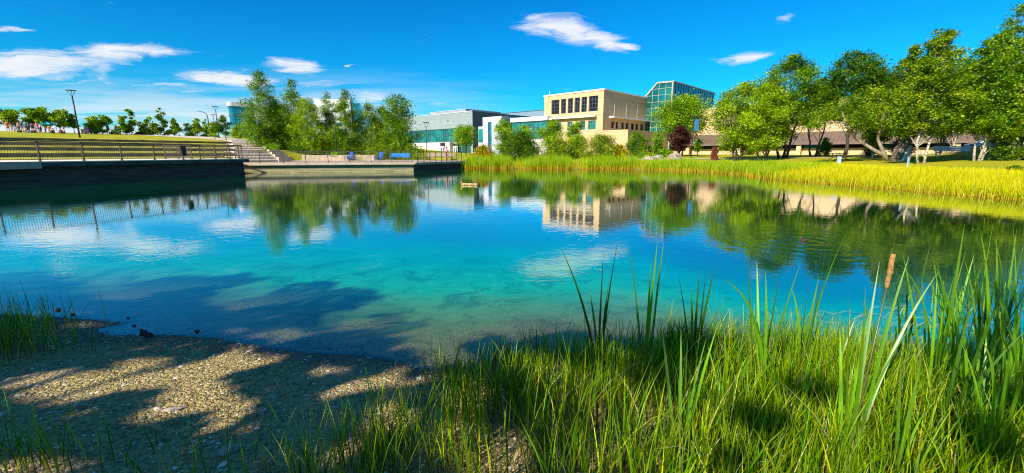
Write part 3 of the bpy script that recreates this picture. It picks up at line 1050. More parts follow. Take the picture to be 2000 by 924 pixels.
def window(parent, axis_, l0, l1, z0, z1, d, sign, frame, glass, nu=2, nz=2, ft=0.10, name='window', only_frame=False):
    """frame with mullions (part) and one pane (sub-part), set in an opening; d: outer plane, sign: which way is outwards"""
    b = MB()
    o1 = d - sign * 0.18

    def bx(u0, u1, w0, w1, a, c):
        lo, hi = min(a, c), max(a, c)
        if axis_ == 'y':
            b.box(lo, hi, u0, u1, w0, w1)
        else:
            b.box(u0, u1, lo, hi, w0, w1)
    bx(l0, l1, z0, z0 + ft, o1, o1 - sign * .12)
    bx(l0, l1, z1 - ft, z1, o1, o1 - sign * .12)
    bx(l0, l0 + ft, z0 + ft, z1 - ft, o1, o1 - sign * .12)
    bx(l1 - ft, l1, z0 + ft, z1 - ft, o1, o1 - sign * .12)
    for i in range(1, nu):
        u = l0 + (l1 - l0) * i / nu
        bx(u - ft * .35, u + ft * .35, z0 + ft, z1 - ft, o1 + sign * .01, o1 - sign * .1)
    for j in range(1, nz):
        w = z0 + (z1 - z0) * j / nz
        bx(l0 + ft, l1 - ft, w - ft * .3, w + ft * .3, o1 + sign * .005, o1 - sign * .09)
    f = b.build(name, frame, parent)
    p = MB()
    lo, hi = sorted((o1 - sign * .06, o1 - sign * .08))
    if axis_ == 'y':
        p.box(lo, hi, l0 + ft, l1 - ft, z0 + ft, z1 - ft)
    else:
        p.box(l0 + ft, l1 - ft, lo, hi, z0 + ft, z1 - ft)
    p.build('pane', glass, f)
    return f


# --- tan library block
O = (17.6, 85.0)
T = empty('library_building', (*O, 0), BA, 'tan concrete block with six tall dark windows under a flat white roof edge', 'building')
L1, L2, ZR = 14.7, 18.0, 13.75
big = [(1075.6, 1090.6), (1094, 1103.2), (1106.7, 1116.4), (1119.8, 1129.7), (1132.7, 1143), (1147, 1164.2)]
bigw = [(fy_(O, b_), fy_(O, a_), 9.95, 12.85) for a_, b_ in big]
loww = [(fy_(O, b_), fy_(O, a_), 6.5, 8.2) for a_, b_ in ((1147, 1161.5), (1107, 1116), (1131, 1141), (1085, 1095))]
b = MB()
holed(b, 'y', 0, L1, 0.4, ZR, bigw + loww, 0, 0.4)
sm_px = [(1190.6, 1197.5), (1200, 1204.6), (1211.3, 1216), (1219.4, 1224.7), (1229.7, 1235.5), (1238.5, 1243.5), (1248, 1253.5)]
smw = [(fx_(O, a_), fx_(O, b_), 6.75, 8.1) for a_, b_ in sm_px]
holed(b, 'x', 0.4, L2, 0.4, ZR, smw, 0, 0.4)
b.box(0.4, L2, L1 - .4, L1, .4, ZR)
b.box(L2, L2 + .4, 0, L1, .4, ZR)
b.build('wall', M['tan'], T)
MB().box(0.4, L2, 0.4, L1 - .4, ZR - .5, ZR - .2).build('roof', M['roof_grey'], T)
b = MB()
b.box(-0.12, 0.5, -0.12, L1 + .12, ZR + .002, ZR + .26)
b.box(0.5, L2 + .5, -0.12, 0.5, ZR + .002, ZR + .26)
b.build('roof_edge', M['white_trim'], T)
b = MB()
b.box(-0.05, 0, -.02, L1, 9.3, 9.38)
b.box(-0.035, 0.0, 3.3, 3.37, 0.5, 9.2)
b.build('band', M['tan_plain'], T)
for w_ in bigw:
    window(T, 'y', *w_, 0, -1, M['mullion'], M['dark_glass'], 3 if w_[1] - w_[0] > 1.6 else 2, 4, 0.09)
for w_ in loww:
    window(T, 'y', *w_, 0, -1, M['mullion'], M['teal_glass'], 3, 2, 0.09)
for w_ in smw:
    window(T, 'x', *w_, 0, -1, M['mullion'], M['dark_glass'], 1, 2, 0.08)
MB().box(-0.9, 0.0, 1.4, 12.5, 8.85, 9.12).build('awning', M['white_trim'], T)
MB().box(fx_(O, 1187), L2, -1.1, 0.0, 8.75, 9.0).build('awning', M['white_trim'], T)
MB().tube([(1.0, L1 - .6, ZR + .2), (1, L1 - .6, ZR + 1.0)], .03).ball((1, L1 - .6, ZR + 1.05), .09, .09, .09).build('roof_vent', M['white_trim'], T)
for px0 in (1196, 1219, 1240):
    xx = fx_(O, px0)
    MB().box(xx, xx + .06, -0.03, 0.0, 9.2, ZR - .8).build('joint_strip', M['white_trim'], T)
# low wing in front
W = empty('low_wing', (21.5, 81.0, 0), BA, 'low flat-roofed tan wing in front of the tan concrete block', 'building')
b = MB()
holed(b, 'x', 0, 17.5, 0.4, 6.0, [(6 + 2.6 * k, 7.8 + 2.6 * k, 1.5, 3.4) for k in range(4)], 0, 0.3)
holed(b, 'y', 0.3, 5.7, 0.4, 6.0, [], 0, 0.3)
b.box(17.2, 17.5, 0.3, 5.5, .4, 6.0)
b.build('wall', M['tan'], W)
MB().box(-0.06, 17.6, -0.06, 5.6, 6.003, 6.18).build('roof', M['tan_plain'], W)
for k in range(4):
    window(W, 'x', 6 + 2.6 * k, 7.8 + 2.6 * k, 1.5, 3.4, 0, -1, M['mullion'], M['dark_glass'], 2, 2)

# --- glass atrium
AO = (33.9, 93.9)
G = empty('glass_atrium', (*AO, 0), BA, 'tall green glass atrium with a sloping shoulder behind the tan building', 'building')
prof = [(0.0, 0.4), (0.0, 16.6), (3.4, 16.7), (5.9, 14.2), (5.9, 0.4)]
DX = 25.0
b = MB()
n = len(prof)
v0 = [(0.0, p[0], p[1]) for p in prof] + [(DX, p[0], p[1]) for p in prof]
b.v = v0
b.f = [tuple(range(n)), tuple(n + i for i in reversed(range(n)))] + [(i, (i + 1) % n, n + (i + 1) % n, n + i) for i in range(n)]
b.build('glazing', M['green_glass'], G)
b = MB().box(0.3, DX, -0.02, -0.012, 9.5, 16.3)
b.build('side_glazing', M['blue_glass'], G)
b = MB()


def gtop(y):
    if y <= 3.4:
        return 16.6 + 0.1 * y / 3.4
    return 16.7 - 2.5 * (y - 3.4) / 2.5


for y_ in (1.5, 3.0, 4.4):
    b.bar((-0.05, y_, 0.5), (-0.05, y_, gtop(y_)), 0.07, 0.08)
for z_ in np.arange(2.0, 16.5, 1.35):
    ymax = 5.9 if z_ < 14.2 else 3.4 + 2.5 * (16.7 - z_) / 2.5
    b.bar((-0.06, 0.1, z_), (-0.06, ymax - .1, z_), 0.06, 0.07)
b.build('mullion', M['mullion_light'], G)
b = MB()
for x_ in np.arange(1.4, DX, 1.4):
    b.bar((x_, -0.07, 0.5), (x_, -0.07, 16.5), 0.07, 0.08)
for z_ in np.arange(2.0, 16.0, 1.15):
    b.bar((0.1, -0.06, z_), (DX, -0.06, z_), 0.08, 0.06)
b.build('mullion', M['mullion'], G)
b = MB()
pr = [(0, 0.5), (0, 16.65), (3.4, 16.75), (5.95, 14.2), (5.95, 0.5)]
for a_, c_ in zip(pr[:-1], pr[1:]):
    b.bar((-0.08, a_[0], a_[1]), (-0.08, c_[0], c_[1]), 0.28, 0.28)
b.bar((0, -0.05, 16.72), (DX, -0.05, 16.72), 0.3, 0.22)
b.build('frame', M['mullion_tan'], G)

# --- long low hall with brown sloping metal roof
LO = (33.2, 96.4)
H = empty('long_hall', (*LO, 0), BA - math.pi / 2, 'long tan hall with a brown ribbed metal lean-to roof behind the right-hand trees', 'building')
# here x runs along the facade to the right and towards the viewer, y runs back
LEN = 64.0
MB().box(0, LEN, 4.6, 5.2, 0.4, 11.0).build('wall', M['tan'], H)
MB().box(-.02, LEN, 4.5, 5.4, 11.003, 11.3).build('roof_edge', M['tan_plain'], H)
MB().box(0, LEN, 5.2, 26, 9.8, 10.4).build('roof', M['roof_grey'], H)
MB().box(0, LEN, 0.9, 1.2, 0.4, 2.75).build('base_wall', M['tan'], H)
MB().box(0, LEN, 1.0, 1.2, 2.753, 3.9).build('window_band', M['dark_glass'], H)
b = MB()
i0 = len(b.v)
b.v += [(0, -0.6, 3.75), (LEN, -0.6, 3.75), (LEN, 4.6, 5.75), (0, 4.6, 5.75), (0, -0.6, 3.55), (LEN, -0.6, 3.55), (LEN, 4.6, 5.55), (0, 4.6, 5.55)]
b.f += [(0, 1, 2, 3), (7, 6, 5, 4), (0, 4, 5, 1), (1, 5, 6, 2), (2, 6, 7, 3), (3, 7, 4, 0)]
sl = Vector((0, 5.2, 2.0)).normalized()
for x_ in np.arange(0.3, LEN, 0.62):
    b.bar((x_, -0.6, 3.79), (x_, 4.6, 5.79), 0.05, 0.09)
b.build('lean_to_roof', M['brown_roof'], H)
MB().box(0, LEN, -0.68, -0.603, 3.35, 3.74).build('fascia', M['brown_roof'], H)
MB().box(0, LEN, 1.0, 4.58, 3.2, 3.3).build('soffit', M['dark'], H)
for x_ in (5.5, 15.5, 25.5, 35.5, 45.5, 55.5):
    MB().box(x_, x_ + 0.7, -0.3, 0.5, 0.4, 3.33).build('pier', M['tan_plain'], H)
for x_ in np.arange(3, LEN, 6.4):
    MB().box(x_, x_ + .07, 4.56, 4.6, 5.9, 10.9).build('joint_strip', M['mullion_tan'], H)

# --- grey sided hall on the left
GO = (-10.8, 120.0)
K = empty('grey_hall', (*GO, 0), BA, 'grey metal-sided hall with a strip of teal windows and dark right flank', 'building')
b = MB()
holed(b, 'y', 0, 37, 1.0, 13.1, [(6.6, 37, 5.15, 8.9), (0.8, 7.0, 1.0, 8.9)], 0, 0.5)
b.box(0.5, 35, 36.5, 37, 1, 13.1)
b.build('wall', M['grey_panel'], K)
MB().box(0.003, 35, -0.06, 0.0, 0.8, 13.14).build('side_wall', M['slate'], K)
MB().box(0.5, 35, 0.5, 36.5, 12.2, 12.6).build('roof', M['roof_grey'], K)
MB().box(-0.1, 0.2, -0.1, 37.05, 13.11, 13.3).build('roof_edge', M['light_panel'], K)
for k in range(7):
    y0_ = 7.0 + 4.25 * k
    window(K, 'y', y0_, y0_ + 4.2, 5.2, 8.85, 0, -1, M['mullion'], M['teal_glass'], 3 + (k % 2), 2, 0.12)
MB().box(-1.6, 0.0, fy_(GO, 886) - .2, 30, 0.8, 5.0).build('base_wall', M['beige_wall'], K)
window(K, 'y', 0.8, 7.0, 1.0, 8.85, 0, -1, M['mullion'], M['green_glass'], 5, 5, 0.14, name='entrance_glazing')
for (pa_, pb_) in ((870.5, 877.5), (887.5, 895.5)):
    d0_, d1_ = fy_(GO, pb_), fy_(GO, pa_)
    xo = -1.66 if pa_ < 880 else -0.25
    fr_ = MB()
    fr_.box(xo - .06, xo, d0_ - .25, d1_ + .25, 1.4, 4.9 if pa_ < 880 else 4.5)
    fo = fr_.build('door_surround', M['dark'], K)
    q = MB().box(xo - .12, xo - .062, d0_, (d0_ + d1_) / 2 - .03, 1.45, 3.9).box(xo - .12, xo - .062, (d0_ + d1_) / 2 + .03, d1_, 1.45, 3.9)
    dr = q.build('door', M['white_trim'], K)
    g_ = MB()
    for a_ in (d0_, (d0_ + d1_) / 2 + .03):
        wd = (d1_ - d0_) / 2 - .03
        g_.box(xo - .135, xo - .122, a_ + wd * .28, a_ + wd * .72, 2.0, 3.6)
    g_.build('pane', M['dark_glass'], dr)
MB().box(2, 16, 5, 22, 12.6, 14.1).build('roof_block', M['roof_grey'], K)
MB().box(-.1 + 2, 16.1, 4.9, 22.1, 14.1, 14.25).build('roof_block_edge', M['light_panel'], K)
for y_ in (10.5, 28.5):
    MB().box(-0.12, 0, y_, y_ + .35, 10.9, 11.3).build('wall_vent', M['mullion'], K)
K2 = empty('blue_grey_hall', (11.0, 140.0, 0), BA, 'far blue-grey flat roof block rising behind the pale panelled building', 'building')
MB().box(0, 30, 0, 20, 1.0, 15.4).build('wall', panel_mat('blue_grey_siding', (0.16, 0.25, 0.32), 60, 1.0, (.1, .14, .18)), K2)
MB().box(-.1, 30.1, -.1, 20.1, 15.4, 15.6).build('roof_edge', M['mullion'], K2)
MB().tube([(12, 3, 15.6), (12, 3, 16.6)], .35).build('roof_vent', M['light_panel'], K2)

# --- pale panel building and glazed link
PO = (-2.4, 100.0)
P = empty('panel_building', (*PO, 0), BA, 'pale metal-panelled block with one tall dark slot window', 'building')
ys0, ys1 = fy_(PO, 960.5), fy_(PO, 953.5)
b = MB()
holed(b, 'y', 0, 6.3, 0.8, 10.2, [(ys0, ys1, 2.6, 9.0)], 0, 0.4)
b.box(0.4, 11, 0, 0.4, .8, 10.2)
b.box(0.4, 11, 5.9, 6.3, .8, 10.2)
b.build('wall', M['light_panel'], P)
MB().box(0.4, 11, 0.4, 5.9, 9.6, 9.9).build('roof', M['roof_grey'], P)
window(P, 'y', ys0, ys1, 2.6, 9.0, 0, -1, M['mullion'], M['blue_glass'], 1, 5, 0.07)
MB().box(0.6, 6, 6.3, 8.6, .8, 8.2).build('side_bay', M['light_panel'], P)
MB().box(0.5, 0.597, 6.35, 8.4, 4.5, 7.6).build('bay_glazing', M['teal_glass'], P)
NO = (7.4, 92.6)
N_ = empty('glazed_link', (*NO, 0), BA, 'low teal glazed link corridor with white roof band joining the tan block', 'building')
MB().box(0, 7, 0, 10.8, 8.75, 9.65).build('roof_band', M['white_trim'], N_)
MB().box(0.1, 7, 0, 10.7, 0.8, 4.9).build('wall', M['beige_wall'], N_)
b = MB()
holed(b, 'y', 0, 10.7, 4.903, 8.747, [(0.15, 10.55, 5.0, 8.65)], 0.1, 0.35)
b.build('frame', M['mullion'], N_)
for k in range(4):
    window(N_, 'y', 0.16 + 2.6 * k, 0.16 + 2.6 * k + 2.58, 5.0, 8.65, 0.1, -1, M['mullion'], M['teal_glass'], 2, 3, 0.09)

# --- far towers
Q = at(481, 190)
Rt = empty('round_tower', (Q.x, Q.y, 0), 0.6, 'distant round-cornered teal glass office tower with a white top', 'building')
poly = []
for cx_, cy_, a0 in ((3, 3, 0), (-3, 3, 90), (-3, -3, 180), (3, -3, 270)):
    for k in range(6):
        a_ = R(a0 + 18 * k)
        poly.append((cx_ + 1.6 * math.cos(a_), cy_ + 1.6 * math.sin(a_)))
zt = zz(190, 202)
MB().prism(poly, 1, zt - 1.7).build('glazing', M['blue_glass'], Rt)
MB().prism([(p[0] * 1.08, p[1] * 1.08) for p in poly], zt - 1.7, zt).build('roof_band', M['light_panel'], Rt)
for k in range(4):
    z_ = zt - 5.6 - 3.3 * k
    MB().prism([(p[0] * 1.03, p[1] * 1.03) for p in poly], z_, z_ + .45).build('floor_band', M['slate'] if k % 2 else M['mullion'], Rt)
MB().tube([(0, 0, zt), (0, 0, zt + 1.6)], .15).build('antenna', M['light_panel'], Rt)
Q = at(668, 175)
Wt = empty('white_tower', (Q.x, Q.y, 0), 0.25, 'distant white office block showing above the birch trees', 'building')
zt = zz(175, 197)
MB().box(-8, 5, -5, 6, 1, zt).build('wall', M['white_trim'], Wt)
MB().box(5.003, 8.4, -4.6, 6, 1, zt - 1.2).build('glazing', M['blue_glass'], Wt)
for k in range(4):
    MB().box(-7.6, 4.6, -5.06, -5.003, zt - 10 - 4 * k, zt - 8.8 - 4 * k).build('window', M['blue_glass'], Wt)
Q = at(850, 170)
# ---------------------------------------------------------------- trees and shrubs
def leaves(centres, size, droop=0.0, seed=0, aspect=0.6, flat=0.55):
    """one kite-shaped quad per centre, tilted every way, facing mostly upwards"""
    g = np.random.default_rng(seed)
    n = len(centres)
    nrm = g.normal(size=(n, 3))
    nrm[:, 2] = np.abs(nrm[:, 2]) + flat
    nrm /= np.linalg.norm(nrm, axis=1)[:, None]
    a = g.normal(size=(n, 3))
    a[:, 2] -= droop
    a -= nrm * (a * nrm).sum(1)[:, None]
    a /= np.linalg.norm(a, axis=1)[:, None]
    b = np.cross(nrm, a)
    s = (size * g.uniform(0.65, 1.35, n))[:, None]
    c = np.asarray(centres)
    V = np.stack([c - a * s * .5, c + b * s * aspect * .5 + a * s * .05, c + a * s * .5, c - b * s * aspect * .5 + a * s * .05], 1).reshape(-1, 3)
    i = np.arange(n)[:, None] * 4 + np.arange(4)[None, :]
    return V, i


def radius_at(shape, t):
    if shape == 'round':
        return max(0.0, 1 - abs(2 * t - 0.95) ** 2.4) ** 0.5
    if shape == 'birch':
        return (1 - t) ** 0.52 * min(1, 0.6 + t * 2.0) + 0.03
    if shape == 'column':
        return (1 - t) ** 0.45 * min(1, 0.6 + t * 3) + .04
    if shape == 'shrub':
        return max(0.0, 1 - t * t) ** 0.5
    if shape == 'conifer':
        return (1 - t) * 0.95 + 0.04
    return 1.0


def tree(name, label, cat, px, Y, ytop, wpx, shape, fol, bark, nleaf=4000, leaf=0.2, cb=0.25, nclump=40, stems=1, seed=1, group=None,
         clump=0.15, lean=(0, 0), zb=None, sparse_top=0.0, trunk_r=None, spread=0.0, xw=None):
    u, _ = slope_of(px, 300)
    X = u * Y
    z0 = gz(X, Y) if zb is None else zb
    ztop = zz(Y, ytop)
    Hh = ztop - z0
    Wr = wpx * Y / 846.0 / 2 * 0.92
    g = random.Random(seed)
    root = empty(name, (X, Y, z0 - 0.03), 0, label, cat, group)
    tr = trunk_r or max(0.05, Hh * 0.016)
    mb = MB()
    paths = []
    for s_ in range(stems):
        ang = 2 * math.pi * s_ / stems + g.uniform(-.5, .5)
        rr = 0 if stems == 1 else spread * g.uniform(.6, 1.2)
        base = Vector((math.cos(ang) * tr * (0 if stems == 1 else 1.8), math.sin(ang) * tr * (0 if stems == 1 else 1.8), -0.15))
        hh = Hh * (0.86 if s_ == 0 else g.uniform(.6, .85))
        top = Vector((lean[0] * Hh + math.cos(ang) * rr * Wr, lean[1] * Hh + math.sin(ang) * rr * Wr, hh))
        pts = []
        for k in range(8):
            f_ = k / 7
            p = base.lerp(top, f_)
            p += Vector((g.uniform(-1, 1), g.uniform(-1, 1), 0)) * Hh * 0.012 * (1 if 0 < k < 7 else 0)
            p.x += math.sin(f_ * math.pi) * Wr * .06 * (-1) ** s_
            pts.append(p)
        r0 = tr * (1 if stems == 1 else 0.75)
        mb.tube(pts, [r0 * (1.25 if k == 0 else 1) * (1 - 0.9 * k / 7) + .008 for k in range(8)], 7)
        paths.append((pts, r0))
    C, Wt_ = [], []
    for k in range(nclump):
        t_ = (k + g.random()) / nclump
        if shape in ('birch', 'conifer', 'column'):
            t_ = t_ ** 1.15
        rad = radius_at(shape, t_)
        ang = g.uniform(0, 2 * math.pi)
        f_ = math.sqrt(g.random()) * 0.92
        z = Hh * (cb + (1 - cb) * t_)
        jig = g.uniform(.75, 1.12)
        c = Vector((math.cos(ang) * Wr * rad * f_ * jig + lean[0] * z, math.sin(ang) * Wr * rad * f_ * jig * .9 + lean[1] * z, z * g.uniform(.97, 1.02)))
        cr = Wr * clump * g.uniform(.7, 1.5) * (0.35 + 0.65 * rad) * 2
        if c.z + cr * .6 > Hh:
            c.z = Hh - cr * .6
        C.append((c, cr))
        Wt_.append(cr ** 2 * (1 - sparse_top * max(0, t_ - .55) * 2))
        if f_ > .25 and shape != 'shrub' or (shape == 'shrub' and k % 2 == 0):
            pts, r0 = paths[k % len(paths)]
            zt = max(0.12 * Hh if shape != 'shrub' else 0.02, c.z - Wr * g.uniform(.35, .8))
            j = min(6, max(0, int(zt / max(.1, pts[-1].z) * 7)))
            p0 = pts[j].lerp(pts[j + 1], .5)
            if p0.z < c.z + .2:
                md = p0.lerp(c, .5) + Vector((0, 0, Wr * .05 * g.uniform(-1, 2)))
                r1 = max(.012, r0 * (1 - .85 * j / 7) * .38)
                mb.tube([p0, md, c], [r1, r1 * .6, r1 * .2], 5, cap=False)
    Wt_ = np.maximum(np.array(Wt_), 1e-4)
    Wt_ /= Wt_.sum()
    gg = np.random.default_rng(seed * 7 + 1)
    idx = gg.choice(len(C), nleaf, p=Wt_)
    cc = np.array([list(c[0]) for c in C])[idx]
    rr = np.array([c[1] for c in C])[idx]
    d = gg.normal(size=(nleaf, 3))
    d /= np.linalg.norm(d, axis=1)[:, None]
    rad = gg.random(nleaf) ** 0.5 * (1 + 0.22 * gg.normal(size=nleaf))
    P_ = cc + d * (rr * rad)[:, None] * np.array([1.05, 1.05, 0.72])
    # twigs: leaves strung out in drooping or reaching sprays past the clump
    k = nleaf // 7
    P_[:k] += d[:k] * (rr[:k] * gg.uniform(.1, .55, k))[:, None] + np.array([0, 0, -1]) * (rr[:k] * gg.uniform(0, .35, k) * (1 if shape != 'conifer' else .3))[:, None]
    P_[:, 2] = np.maximum(P_[:, 2], 0.06)
    V, Fq = leaves(P_, leaf, droop=0.6, seed=seed + 5)
    mb.build('trunk' if shape != 'shrub' else 'stem', M[bark], root, smooth=True)
    np_mesh('crown', V, Fq, M[fol], root)
    return root


TG = 'young trees on the lawn crest'
for i, (px, ytop, w, Y, fol, cb, lab) in enumerate([
        (8, 207, 34, 74, 'f_bright', .33, 'young leafy tree at the far left edge on the crest, leftmost of its row'),
        (38, 213, 30, 75, 'f_yellow', .33, 'small yellow-green tree on the crest behind the people in orange'),
        (80, 211, 30, 76, 'f_bright', .25, 'young green tree directly behind the group in teal and blue'),
        (98, 210, 34, 77, 'f_yellow', .28, 'taller young tree over the cyan canopy on the crest'),
        (133, 214, 32, 78, 'f_yellow', .3, 'young tree immediately left of the tall leaning lamp post'),
        (153, 222, 18, 79, 'f_bright', .35, 'slim young tree just behind the tall leaning lamp post'),
        (192, 227, 28, 82, 'f_yellow', .1, 'low bushy tree to the right of the tall lamp post'),
        (207, 224, 28, 84, 'f_bright', .1, 'bushy tree beside the person in brown shirt'),
        (243, 225, 24, 88, 'f_bright', .1, 'leafy tree right beside the person in red shirt'),
        (264, 212, 24, 90, 'f_birch2', .08, 'tall narrow tree second right of the person in red shirt'),
        (283, 238, 20, 92, 'f_dark', .05, 'short dark bush-like tree between two taller ones on the crest'),
        (301, 228, 24, 92, 'f_yellow', .15, 'small tree with open crown left of the pointed poplar on the crest'),
        (326, 210, 24, 94, 'f_birch2', .05, 'tall pointed poplar, highest on the lawn crest'),
        (347, 231, 20, 95, 'f_bright', .2, 'young round tree just right of the pointed poplar'),
        (375, 240, 30, 100, 'f_dark', .03, 'dark low bush on the crest behind the round young tree'),
        (391, 231, 18, 96, 'f_yellow', .3, 'young slim tree with round top near the curved street lamp'),
        (408, 233, 24, 104, 'f_bright', .03, 'pale green bushy tree behind the curved street lamp')]):
    tree('young_tree', lab, 'tree', px, Y, ytop, w * 1.1, 'column' if w < 26 else 'round', fol, 'bark', 2100, 0.34, cb, 16, 1, 100 + i, TG, clump=.2)
for i, (px, ytop, w, Y, fol, cb, lab) in enumerate([
        (424, 238, 24, 84, 'f_yellow', .15, 'yellow-green small tree left of the round tree by the steps path'),
        (445, 225, 34, 80, 'f_dark', .22, 'round dark green tree standing left of the stepped path'),
        (470, 242, 26, 92, 'f_yellow', .08, 'low yellow-green tree in front of the round glass tower'),
        (492, 238, 34, 94, 'f_yellow', .08, 'bushy yellow-green tree right of the glass tower foot'),
        (470, 255, 60, 110, 'f_bright', .02, 'wide low bush hedge behind the stepped path')]):
    tree('park_tree', lab, 'tree', px, Y, ytop, w, 'round', fol, 'bark', 2200, 0.26, cb, 20, 1, 140 + i, 'trees round the top of the steps', clump=.18)
BG = 'birch trees above the plaza'
for i, (px, ytop, w, Y, nl, sp, lab) in enumerate([
        (523, 136, 78, 66, 9000, .55, 'tallest birch at the left end of the clump, pointed top'),
        (548, 200, 74, 69, 7000, .2, 'broad birch just right of the tallest one'),
        (580, 152, 56, 67, 6500, .75, 'thin-topped birch, second highest of the clump'),
        (607, 190, 70, 66, 7500, .3, 'leafy birch with pale trunk left of the middle lamp post'),
        (648, 178, 50, 69, 4500, .8, 'sparse wispy birch behind the middle lamp post'),
        (681, 172, 62, 66, 7500, .5, 'narrow pointed birch right of the middle lamp post'),
        (752, 206, 60, 70, 6500, .3, 'low leafy birch filling the gap before the last leaning birch'),
        (722, 200, 64, 68, 6500, .5, 'shorter birch between the pointed one and the last one'),
        (783, 182, 78, 65, 9500, .35, 'last birch at the right end of the clump, leaning trunk')]):
    tree('birch_tree', lab, 'tree', px, Y, ytop, w * 1.18, 'birch' if i in (0, 2, 4, 5) else 'column', 'f_yellow' if i in (3, 7) else 'f_birch2', 'birch_bark', int(nl * 2.3), 0.21, .03, 90, 3, 160 + i, BG,
         clump=.19, sparse_top=sp, spread=.35, trunk_r=.15)
for i, (px, ytop, w, Y, fol, lab) in enumerate([
        (532, 281, 38, 60, 'f_bright', 'bright green bush beside the top of the step cheek wall'),
        (590, 283, 60, 64, 'f_dark', 'dark undergrowth bush below the left birches'),
        (660, 286, 70, 64, 'f_dark', 'dark undergrowth bush behind the planter wall'),
        (737, 278, 70, 63, 'f_yellow', 'yellow-green bush behind the two blue chairs'),
        (802, 280, 50, 62, 'f_bright', 'leafy green bush behind the right end of the blue bench'),
        (705, 302, 60, 58.5, 'f_yellow', 'low yellow-green planting between the two blue chairs'),
        (655, 297, 26, 57.5, 'f_bright', 'small green plant clump on top of the planter wall')]):
    tree('bush', lab, 'bush', px, Y, ytop, w, 'shrub', fol, 'bark_dark', 1800, 0.15, .02, 20, 1, 180 + i, 'bushes under the birches', clump=.2,
         zb=(0.897 if i == 5 else 1.5 if i == 6 else None))
# middle ground in front of the buildings
for i, (px, ytop, w, Y, sh_, fol, nl, cb, lab) in enumerate([
        (910, 243, 56, 92, 'round', 'f_bright', 3800, .34, 'round bright green tree before the grey hall doors'),
        (986, 232, 50, 84, 'round', 'f_bright', 3800, .15, 'bright round tree in front of the pale panel building'),
        (1022, 243, 44, 86, 'round', 'f_bright', 2600, .15, 'small bright tree in front of the glazed link'),
        (1076, 234, 52, 74, 'round', 'f_bright', 3600, .2, 'bright round tree hiding the left corner of the tan block'),
        (1124, 236, 40, 72, 'round', 'f_bright', 2800, .1, 'bright tree under the six tall dark windows'),
        (1328, 184, 104, 66, 'round', 'f_bright', 11000, .32, 'big round green tree in front of the glass atrium'),
        (1326, 245, 42, 62, 'round', 'f_purple', 3000, .22, 'dark purple-leaved tree below the big round tree'),
        (1362, 270, 18, 60, 'round', 'f_bright', 500, .3, 'tiny sapling on the lawn by the blue banner lamp post')]):
    tree('leafy_tree', lab, 'tree', px, Y, ytop, w, sh_, fol, 'bark_dark', int(nl * 1.9), 0.24, cb, 40, 2 if w > 90 else 1, 200 + i, 'trees before the buildings', clump=.21)
for i, (px, ytop, w, Y, fol, nl, lab) in enumerate([
        (945, 283, 54, 60, 'f_gold', 2600, 'golden yellow bush at the end of the plaza railing'),
        (1018, 257, 88, 60, 'f_dark', 8000, 'large dense dome-shaped dark green bush behind the reeds'),
        (1092, 272, 70, 60, 'f_olive', 4500, 'olive brown loose bush right of the dome-shaped bush'),
        (1125, 262, 44, 63, 'f_yellow', 3000, 'yellow-green bush with the banner post rising from it'),
        (1172, 262, 84, 58, 'f_olive', 6000, 'wide straggly olive bush in front of the low tan wing'),
        (1208, 282, 44, 57, 'f_gold', 1800, 'golden low bush at the right foot of the olive bush'),
        (1242, 257, 52, 66, 'f_birch2', 3600, 'green bush beside the corner of the low tan wing'),
        (1284, 256, 26, 64, 'f_bright', 1500, 'slim bright green bush under the atrium'),
        (1298, 290, 30, 62, 'f_bright', 900, 'low green plant next to the pale boulders'),
        (1258, 297, 40, 58, 'f_yellow', 900, 'low yellow-green ground bush left of the pale boulders'),
        (1470, 268, 30, 70, 'f_dark', 1200, 'dark bush against the long hall wall'),
        (1610, 268, 26, 58, 'f_bright', 1100, 'young green bush in front of the brown roof')]):
    tree('shrub', lab, 'bush', px, Y, ytop, w, 'shrub', fol, 'bark', int(nl * 2.0), 0.19, .02, 44, 3, 230 + i, 'bushes along the far bank', clump=.21, spread=.6, trunk_r=.05)
# right-hand grove
RG = 'trees of the right-hand grove'
for i, (px, ytop, w, Y, sh_, fol, bark, nl, cb, st_, ln, lab) in enumerate([
        (1440, 158, 112, 50, 'round', 'f_yellow', 'bark_dark', 14000, .14, 3, (0, 0), 'yellow-green round tree at the left end of the grove'),
        (1490, 160, 108, 47, 'round', 'f_yellow', 'bark_dark', 12500, .16, 3, (0, 0), 'yellow-green round tree with several dark stems, second of the grove'),
        (1530, 106, 128, 50, 'round', 'f_birch2', 'bark_dark', 16000, .22, 3, (-.02, 0), 'tall spreading dark-stemmed tree behind the yellow-green ones'),
        (1650, 97, 118, 46, 'round', 'f_dark', 'bark_dark', 13000, .36, 1, (-.03, 0), 'upright dark tree with arched top and a bare lower trunk'),
        (1590, 150, 90, 52, 'round', 'f_birch2', 'bark_dark', 8000, .42, 2, (0, 0), 'mid green tree on two thin crossing stems before the hall'),
        (1700, 130, 90, 52, 'round', 'f_olive', 'bark', 7000, .35, 1, (0, 0), 'pale olive tree seen through the gap in the grove'),
        (1752, 88, 96, 44, 'birch', 'f_birch', 'bark', 13000, .22, 1, (0, 0), 'pointed green tree left of the white-trunked birches'),
        (1705, 200, 74, 42, 'round', 'f_birch2', 'bark_light', 6000, .3, 1, (0, 0), 'low crowned tree above the leaning willow trunks')]):
    tree('grove_tree', lab, 'tree', px, Y, ytop, w, sh_, fol, bark, int(nl * 1.9), 0.185, cb, 80, st_, 260 + i, RG, clump=.15, lean=ln, spread=.5)
